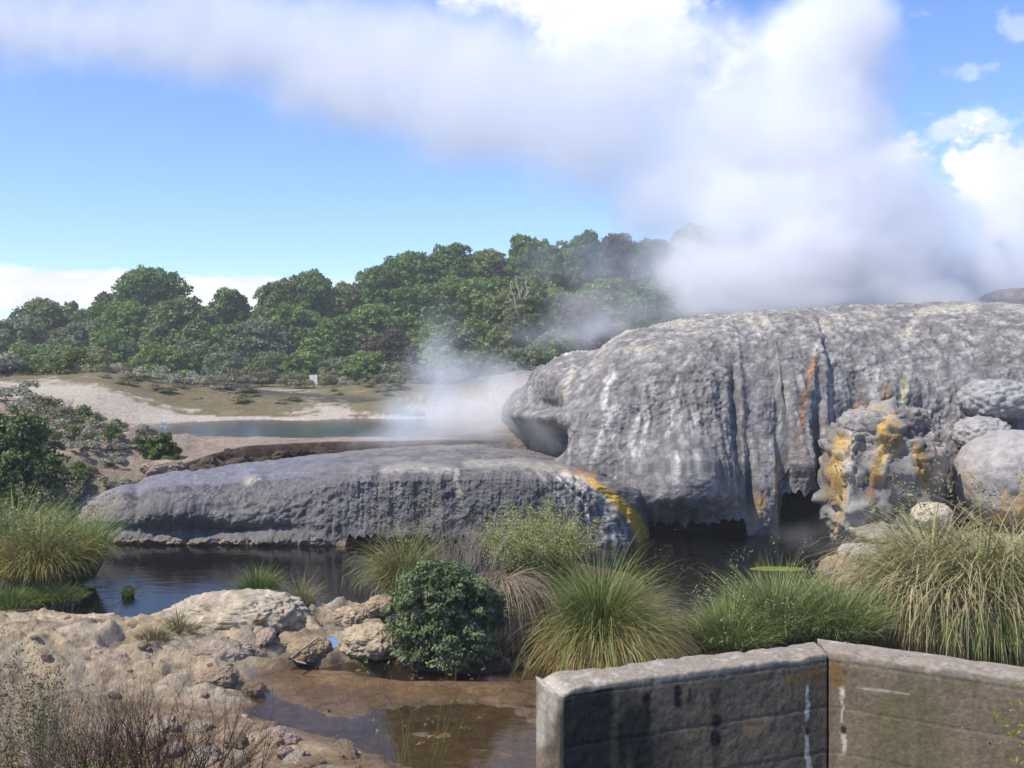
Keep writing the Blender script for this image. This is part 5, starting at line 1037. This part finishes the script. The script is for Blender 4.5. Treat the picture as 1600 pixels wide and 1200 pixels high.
# ------------------------------------------------------------------ concrete wall in two sections with an open joint
def wall_section(name, plan, ztop, label, seed, side):
    """plan: front-left, front-right, back-right, back-left (x, y)"""
    fl, fr, br, bl = [np.array(q, float) for q in plan]; nx, nz = 330, 250; zb = -.7
    ring = []                                            # closed ring of columns: front, right end, back, left end
    def seg(a, b, n): return [a + (b - a) * k / n for k in range(n)]
    ring = seg(fl, fr, nx) + seg(fr, br, 26) + seg(br, bl, 90) + seg(bl, fl, 26); ring = np.array(ring); m = len(ring); cen = ring.mean(0)
    zz = np.concatenate([np.linspace(zb, ztop - .02, nz - 1), [ztop - .004]])
    V = np.zeros((m, nz, 3)); V[:, :, 0] = ring[:, None, 0]; V[:, :, 1] = ring[:, None, 1]; V[:, :, 2] = zz[None, :]
    # top: shrink inwards in rings so the cap has real vertices
    mid = .5 * (fl + bl) * (1 - 0); caps = []
    e = fr - fl; t_ = np.clip(((ring - fl) @ e) / (e @ e), .02, .98); axis_ = (fl + bl) / 2 + np.outer(t_, (fr + br) / 2 - (fl + bl) / 2)
    for k in np.linspace(.06, 1, 12): caps.append(np.concatenate([ring + (axis_ - ring) * k, np.full((m, 1), ztop)], 1))
    V = np.concatenate([V, np.stack(caps, 1)], 1); nr = V.shape[1]; P = V.reshape(-1, 3)
    n1 = fbm(P, 3, 4, seed); n2 = fbm(P, 14, 4, seed + 1); topm = sstep(ztop - .07, ztop - .015, P[:, 2] + .02 * n1)
    lead = ((P[:, :2] - fl) @ (e / np.linalg.norm(e))); Ln = np.linalg.norm(e)
    bl_ = np.floor((P[:, 2] - .05 + .02 * n1) / .31)      # cast in board lifts: each lift slightly proud of the next
    edge = np.exp(-(((P[:, 2] + .01 * n1 - .05) / .31 - np.round((P[:, 2] + .01 * n1 - .05) / .31)) * .31 / .006) ** 2)
    nor = np.zeros_like(P); nor[:, :2] = P[:, :2] - np.repeat(axis_[:, None, :], nr, 1).reshape(-1, 2); nor /= np.linalg.norm(nor, axis=1, keepdims=True) + 1e-6
    d = .006 * n1 + .007 * n2 + .004 * np.sin(bl_ * 12.9) - .005 * edge
    inn = np.tile(np.concatenate([np.ones(nz), np.linspace(1, 0, 12)])[None, :], (m, 1)).ravel()
    P = P + nor * (d * inn)[:, None]
    P[:, 2] += topm * (.016 * n1 + .010 * n2 - .022 * sstep(.0, .35, fbm(P, 6, 3, seed + 2)))
    chip = np.exp(-((lead - (0 if side else Ln)) / .05) ** 2) * topm; P[:, 2] -= .03 * chip
    px, py = proj(P)
    n3 = fbm(P, 1.6, 4, seed + 3); n4 = fbm(P, 6, 4, seed + 4); vs = fbm(P, np.array([5., 5., .5]), 4, seed + 5)
    c = np.array([.165, .128, .084]) * (1 + .4 * n3 + .5 * n4)[:, None]
    c = mixc(c, sstep(.0, .35, fbm(P, 40, 2, seed + 6)) * .5, [.22, .185, .14]); c = mixc(c, sstep(.05, .4, fbm(P, 55, 2, seed + 7)) * .6, [.08, .07, .055])
    c = mixc(c, sstep(-.02, .3, vs) * .45, [.07, .056, .04]); c = mixc(c, sstep(.05, .35, fbm(P, 2.4, 3, seed + 8)) * .45, [.17, .115, .06])
    pw_, _ = worley(P, 38.0, seed + 20); pit = sstep(.22, .10, pw_) * sstep(-.05, .25, n4 + .1); c = mixc(c, pit * .7, [.05, .042, .032]); c = mixc(c, sstep(.05, .3, fbm(P, 1.1, 4, seed + 21)) * .35, [.24, .20, .14])
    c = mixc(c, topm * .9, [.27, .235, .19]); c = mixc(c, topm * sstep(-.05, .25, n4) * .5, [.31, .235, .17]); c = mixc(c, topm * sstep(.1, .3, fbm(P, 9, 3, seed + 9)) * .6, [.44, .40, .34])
    c = mixc(c, edge * .35 * sstep(-.1, .3, n4) * (1 - topm), [.24, .21, .17])
    BLK = [.022, .02, .016]
    if side: ST = [([(905, 1085), (902, 1140), (905, 1210)], 34, BLK, .9), ([(945, 1110), (965, 1160), (960, 1210)], 42, BLK, .75), ([(1000, 1130), (1040, 1180)], 26, BLK, .45), ([(1012, 1088), (1010, 1130), (1008, 1170)], 6, BLK, .9), ([(1058, 1075), (1058, 1100)], 5, BLK, .85), ([(1078, 1078), (1077, 1095)], 3, BLK, .7), ([(1118, 1080), (1120, 1130), (1118, 1210)], 7, BLK, .45),
                   ([(1118, 1122), (1118, 1130)], 6, BLK, .9), ([(1118, 1150), (1118, 1158)], 7, BLK, .9), ([(990, 1150), (1000, 1190)], 20, BLK, .5), ([(1262, 1062), (1262, 1090), (1261, 1125)], 2.5, [.5, .46, .38], .9), ([(1262, 1148), (1263, 1180), (1265, 1205)], 3.5, [.5, .46, .38], .9), ([(1262, 1054), (1262, 1060)], 3, BLK, 1), ([(1262, 1140), (1262, 1146)], 3, BLK, 1), ([(1240, 1062), (1280, 1056)], 9, [.2, .12, .05], .7), ([(1170, 1140), (1190, 1125)], 10, [.33, .2, .1], .5),
                   ([(840, 1150), (860, 1090), (862, 1075)], 14, [.34, .31, .26], .7)]
    else: ST = [([(1317, 1060), (1318, 1078), (1316, 1090)], 3.5, [.5, .46, .38], .9), ([(1317, 1090), (1316, 1130)], 1.5, [.5, .46, .38], .8), ([(1318, 1140), (1320, 1160), (1321, 1175)], 3.5, [.48, .42, .34], .8), ([(1317, 1050), (1317, 1056)], 4, BLK, 1), ([(1318, 1138), (1318, 1143)], 4, BLK, 1), ([(1306, 1045), (1312, 1065)], 9, [.17, .10, .04], .8), ([(1420, 1120), (1430, 1160), (1425, 1210)], 40, [.11, .10, .055], .6), ([(1400, 1110), (1390, 1190)], 24, [.13, .11, .06], .5), ([(1340, 1074), (1420, 1085)], 1.5, [.4, .36, .3], .6)]
    fm = (py > 900)
    for k, (pts, w, cl, s) in enumerate(ST):
        c2 = streak(c, px, py, pts, w, cl, s * 1.9, 500 + seed + k, P, 2.0 if w > 8 else 1.5, taper=False); c = np.where((topm < .5)[:, None], c2, c)
    c = mixc(c, chip * .6, [.5, .44, .38])
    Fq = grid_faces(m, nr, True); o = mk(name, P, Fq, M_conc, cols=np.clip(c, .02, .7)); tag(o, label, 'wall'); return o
wall_section('concrete_wall', [(.316, 6.145), (2.168, 6.863), (2.168, 7.145), (.157, 6.42)], 1.965, 'weathered concrete wall section with black stains, left of the open joint', 61, True)
wall_section('concrete_wall', [(2.188, 6.868), (5.6, 4.88), (5.72, 5.13), (2.2, 7.172)], 1.985, 'weathered brown concrete wall section running right from the open joint', 81, False)
b = np.array([2.175, 6.98])
box('joint_filler', (2.160, 6.90, -.6), (2.196, 7.08, 1.92), M_conc, None, (.05, .045, .04), .002); tag(bpy.data.objects['joint_filler'], 'dark recessed filler in the open joint between the two wall sections', 'joint filler')
# ------------------------------------------------------------------ steam: voxel clouds filled from a density field
def steam(name, lo, hi, res, blobs, dens, label, nscale, namp, warp, soft=.35, colr=(.948, .954, .972), fine=1.0, aniso=0):
    """blobs: (x, y, z, rx, ry, rz, weight)"""
    ng = bpy.data.node_groups.new(name + '_field', 'GeometryNodeTree'); ng.interface.new_socket('Geometry', in_out='OUTPUT', socket_type='NodeSocketGeometry')
    L = ng.links; out = ng.nodes.new('NodeGroupOutput'); vc = ng.nodes.new('GeometryNodeVolumeCube'); sm = ng.nodes.new('GeometryNodeSetMaterial')
    pos = ng.nodes.new('GeometryNodeInputPosition')
    def M(op, a, b=None, c=None):
        n = ng.nodes.new('ShaderNodeMath'); n.operation = op
        for k, v in enumerate((a, b, c)):
            if v is None: continue
            if hasattr(v, 'links'): L.new(v, n.inputs[k])
            else: n.inputs[k].default_value = v
        return n.outputs[0]
    def VM(op, a, b, outp='Vector'):
        n = ng.nodes.new('ShaderNodeVectorMath'); n.operation = op
        for k, v in enumerate((a, b)):
            if v is None: continue
            if hasattr(v, 'links'): L.new(v, n.inputs[k])
            elif op == 'SCALE' and k == 1: n.inputs['Scale'].default_value = v
            else: n.inputs[k].default_value = v
        return n.outputs[outp]
    def noise(vec, sc, det, rough=.55, colour=False):
        n = ng.nodes.new('ShaderNodeTexNoise'); n.inputs['Scale'].default_value = sc; n.inputs['Detail'].default_value = det; n.inputs['Roughness'].default_value = rough
        L.new(vec, n.inputs['Vector']); return n.outputs['Color' if colour else 'Fac']
    p = pos.outputs[0]
    wv = VM('SCALE', VM('SUBTRACT', noise(p, nscale * .6, 2, .5, True), (.5, .5, .5)), warp)
    pw = VM('ADD', p, wv); f = None
    for b in blobs:
        q = VM('MULTIPLY', VM('SUBTRACT', pw, b[0:3]), (1 / b[3], 1 / b[4], 1 / b[5]))
        v = M('MULTIPLY', M('SUBTRACT', 1.0, VM('LENGTH', q, None, 'Value')), b[6] if len(b) > 6 else 1.0)
        f = v if f is None else M('SMOOTH_MAX', f, v, .22)
    nz = M('SUBTRACT', noise(pw, nscale, 6, .58), .5); n2 = M('SUBTRACT', noise(p, nscale * 3.6, 5, .62), .5)
    f = M('ADD', f, M('ADD', M('MULTIPLY', nz, namp), M('MULTIPLY', n2, namp * .62 * fine)))
    mr = ng.nodes.new('ShaderNodeMapRange'); mr.interpolation_type = 'SMOOTHSTEP'; L.new(f, mr.inputs[0]); mr.inputs[1].default_value = 0.0; mr.inputs[2].default_value = soft
    d = M('MULTIPLY', mr.outputs[0], dens)
    L.new(d, vc.inputs['Density']); vc.inputs['Background'].default_value = 0; vc.inputs['Min'].default_value = lo; vc.inputs['Max'].default_value = hi
    for k, a in enumerate('XYZ'): vc.inputs['Resolution ' + a].default_value = max(8, int((hi[k] - lo[k]) / res))
    m, nt, o_ = new_mat(name + '_vapour'); pv = N(nt, 'ShaderNodeVolumePrincipled'); pv.inputs['Color'].default_value = (*colr, 1); pv.inputs['Density'].default_value = 1.0
    pv.inputs['Density Attribute'].default_value = 'density'; pv.inputs['Anisotropy'].default_value = aniso; nt.links.new(pv.outputs[0], o_.inputs['Volume'])
    sm.inputs['Material'].default_value = m; L.new(vc.outputs[0], sm.inputs[0]); L.new(sm.outputs[0], out.inputs[0])
    me = bpy.data.meshes.new(name); me.from_pydata([((lo[0] + hi[0]) / 2, (lo[1] + hi[1]) / 2, (lo[2] + hi[2]) / 2)], [], []); me.materials.append(m)
    ob = bpy.data.objects.new(name, me); COL.objects.link(ob); md = ob.modifiers.new('field', 'NODES'); md.node_group = ng
    return tag(ob, label, 'steam', None, 'stuff')
def B(px, py, Y, rx, ry, rz, w=1.0):
    p = at(px, py, Y); k = Y / F; return (p[0], p[1], p[2], rx * k, ry, rz * k, w)
big = [B(1400, 470, 33, 110, 2.6, 90), B(1390, 380, 33.5, 125, 3.2, 110), B(1330, 300, 34, 145, 3.8, 110), B(1240, 120, 35.5, 150, 4, 130), B(1300, 40, 36, 95, 3, 90), B(1290, 200, 35, 120, 3.5, 110),
       B(1150, 230, 36, 190, 4.2, 140), B(1080, 320, 36, 170, 4, 90), B(950, 190, 37, 230, 4.5, 150), B(1000, 80, 38, 220, 4.2, 100), B(760, 150, 38.5, 230, 4.2, 150), B(620, 110, 40, 260, 4.2, 130), B(470, 80, 41, 260, 4, 100, .85), B(280, 50, 42, 260, 4, 90, .75), B(80, 40, 43, 260, 3.5, 80, .65), B(-120, 20, 44, 240, 3.5, 80, .65),
       B(1240, 430, 35, 290, 3.8, 105, 1.3), B(1450, 440, 34, 90, 3.0, 70, 1.0), B(1040, 420, 37, 200, 2.6, 75, .42), B(920, 410, 38, 110, 2.2, 55, .36), B(960, 490, 36, 120, 2.0, 45, .4),
       B(1560, 420, 40, 190, 3, 110, 1.3), B(1485, 350, 40, 90, 3, 90, 1.1), B(1600, 290, 41, 70, 3, 110, .9), B(1620, 380, 41, 150, 3, 150, 1.3), B(1520, 460, 38, 220, 3, 70, 1.3), B(1400, 90, 35.5, 0.1, .1, .1)]
steam('steam', (-30, 28.5, 4.0), (27, 47, 24), .17, big, .34, 'great bank of white geyser steam drifting left from behind the mound', .30, 1.05, 2.2, .55)
col_ = [B(1440, 470, 32, 75, 2, 55, 1.2), B(1400, 400, 32.5, 105, 2.6, 95, 1.2), B(1350, 310, 33, 120, 3, 100), B(1290, 205, 34, 115, 3.2, 100), B(1290, 75, 34.5, 100, 3, 105), B(1230, 440, 33, 190, 2.6, 85, 1.2), B(1290, 380, 33, 150, 2.6, 90), B(1100, 420, 34, 110, 2.0, 65, .5), B(1200, 330, 34, 140, 2.6, 90, .8), B(1530, 450, 34, 110, 2, 75, .9)]
steam('steam_column', (2, 28, 4.5), (19, 41, 19), .11, col_, .5, 'dense billowing white steam column rising behind the crest of the mound', .55, 1.05, 1.2, .38)
small = [B(725, 660, 29, 120, 1.6, 60, 1.0), B(690, 610, 30, 85, 1.6, 70, .75), B(790, 655, 27.5, 80, 1.3, 60, .9), B(660, 695, 28.5, 120, 1.4, 32, .95), B(700, 545, 31, 70, 1.6, 60, .42), B(845, 670, 25.2, 60, 1.0, 45, .6), B(900, 525, 31, 140, 1.5, 40, .6), B(590, 700, 28.6, 90, 1.2, 18, .7), B(640, 640, 31, 90, 1.5, 50, .7), B(770, 610, 29, 80, 1.4, 50, .75)]
steam('steam_puff', (-6, 23.6, .8), (5, 34.5, 8.5), .1, small, .95, 'wispy white steam hugging the left foot of the mound and the back of the terrace', .6, 1.1, 1.8, 1.1)
veil = [B(1100, 478, 28, 130, 1.0, 22), B(1250, 470, 28.5, 150, 1.2, 26), B(1420, 470, 28, 160, 1.4, 40), B(1570, 490, 27.5, 150, 1.4, 50), B(1400, 560, 25.2, 200, .8, 70, .6), B(1530, 620, 24, 90, .7, 60, .6), B(970, 525, 27.4, 80, .8, 20, .8)]
steam('steam_veil', (1.0, 22.8, 2.0), (18, 31, 8), .14, veil, .22, 'thin veil of steam drifting along the crest and upper face of the mound', .7, 1.1, 1.2, .8)
low = [B(1255, 830, 21.8, 60, .8, 26), B(1330, 800, 21.0, 70, .6, 45, .8), B(1290, 850, 21.0, 90, .8, 14, .8)]
steam('steam_wisp', (4.8, 19.8, .02), (9.5, 23.5, 2.4), .08, low, .18, 'thin wisp of steam on the water in front of the little cave', 1.2, 1.2, .7, .8)
near = [B(370, 1058, 12.2, 50, .5, 30), B(420, 1075, 11.9, 60, .5, 18), B(350, 1030, 12.6, 40, .4, 30, .7)]
steam('steam_wisp', (-5.5, 11, .02), (-2, 13.6, 1.3), .06, near, .45, 'faint wisp of steam over the small stream below the foreground rocks', 2.0, 1.2, .5, .9)

# the slightly hazy, vapour laden air
def haze_box(lo, hi, dens):
    m, nt, o_ = new_mat('humid_air'); pv = N(nt, 'ShaderNodeVolumePrincipled'); pv.inputs['Color'].default_value = (.96, .97, 1, 1); pv.inputs['Density'].default_value = dens; pv.inputs['Density Attribute'].default_value = ''
    nt.links.new(pv.outputs[0], o_.inputs['Volume'])
    V = np.array([[x, y, z] for x in (lo[0], hi[0]) for y in (lo[1], hi[1]) for z in (lo[2], hi[2])], float)
    Fq = np.array([[0, 1, 3, 2], [4, 6, 7, 5], [0, 4, 5, 1], [2, 3, 7, 6], [0, 2, 6, 4], [1, 5, 7, 3]], np.int32)
    o = mk('haze', V, Fq, m, smooth=False); tag(o, 'thin humid haze over the whole thermal area', 'haze', None, 'stuff')
haze_box((-150, -20, -2), (150, 165, 26), .0009)
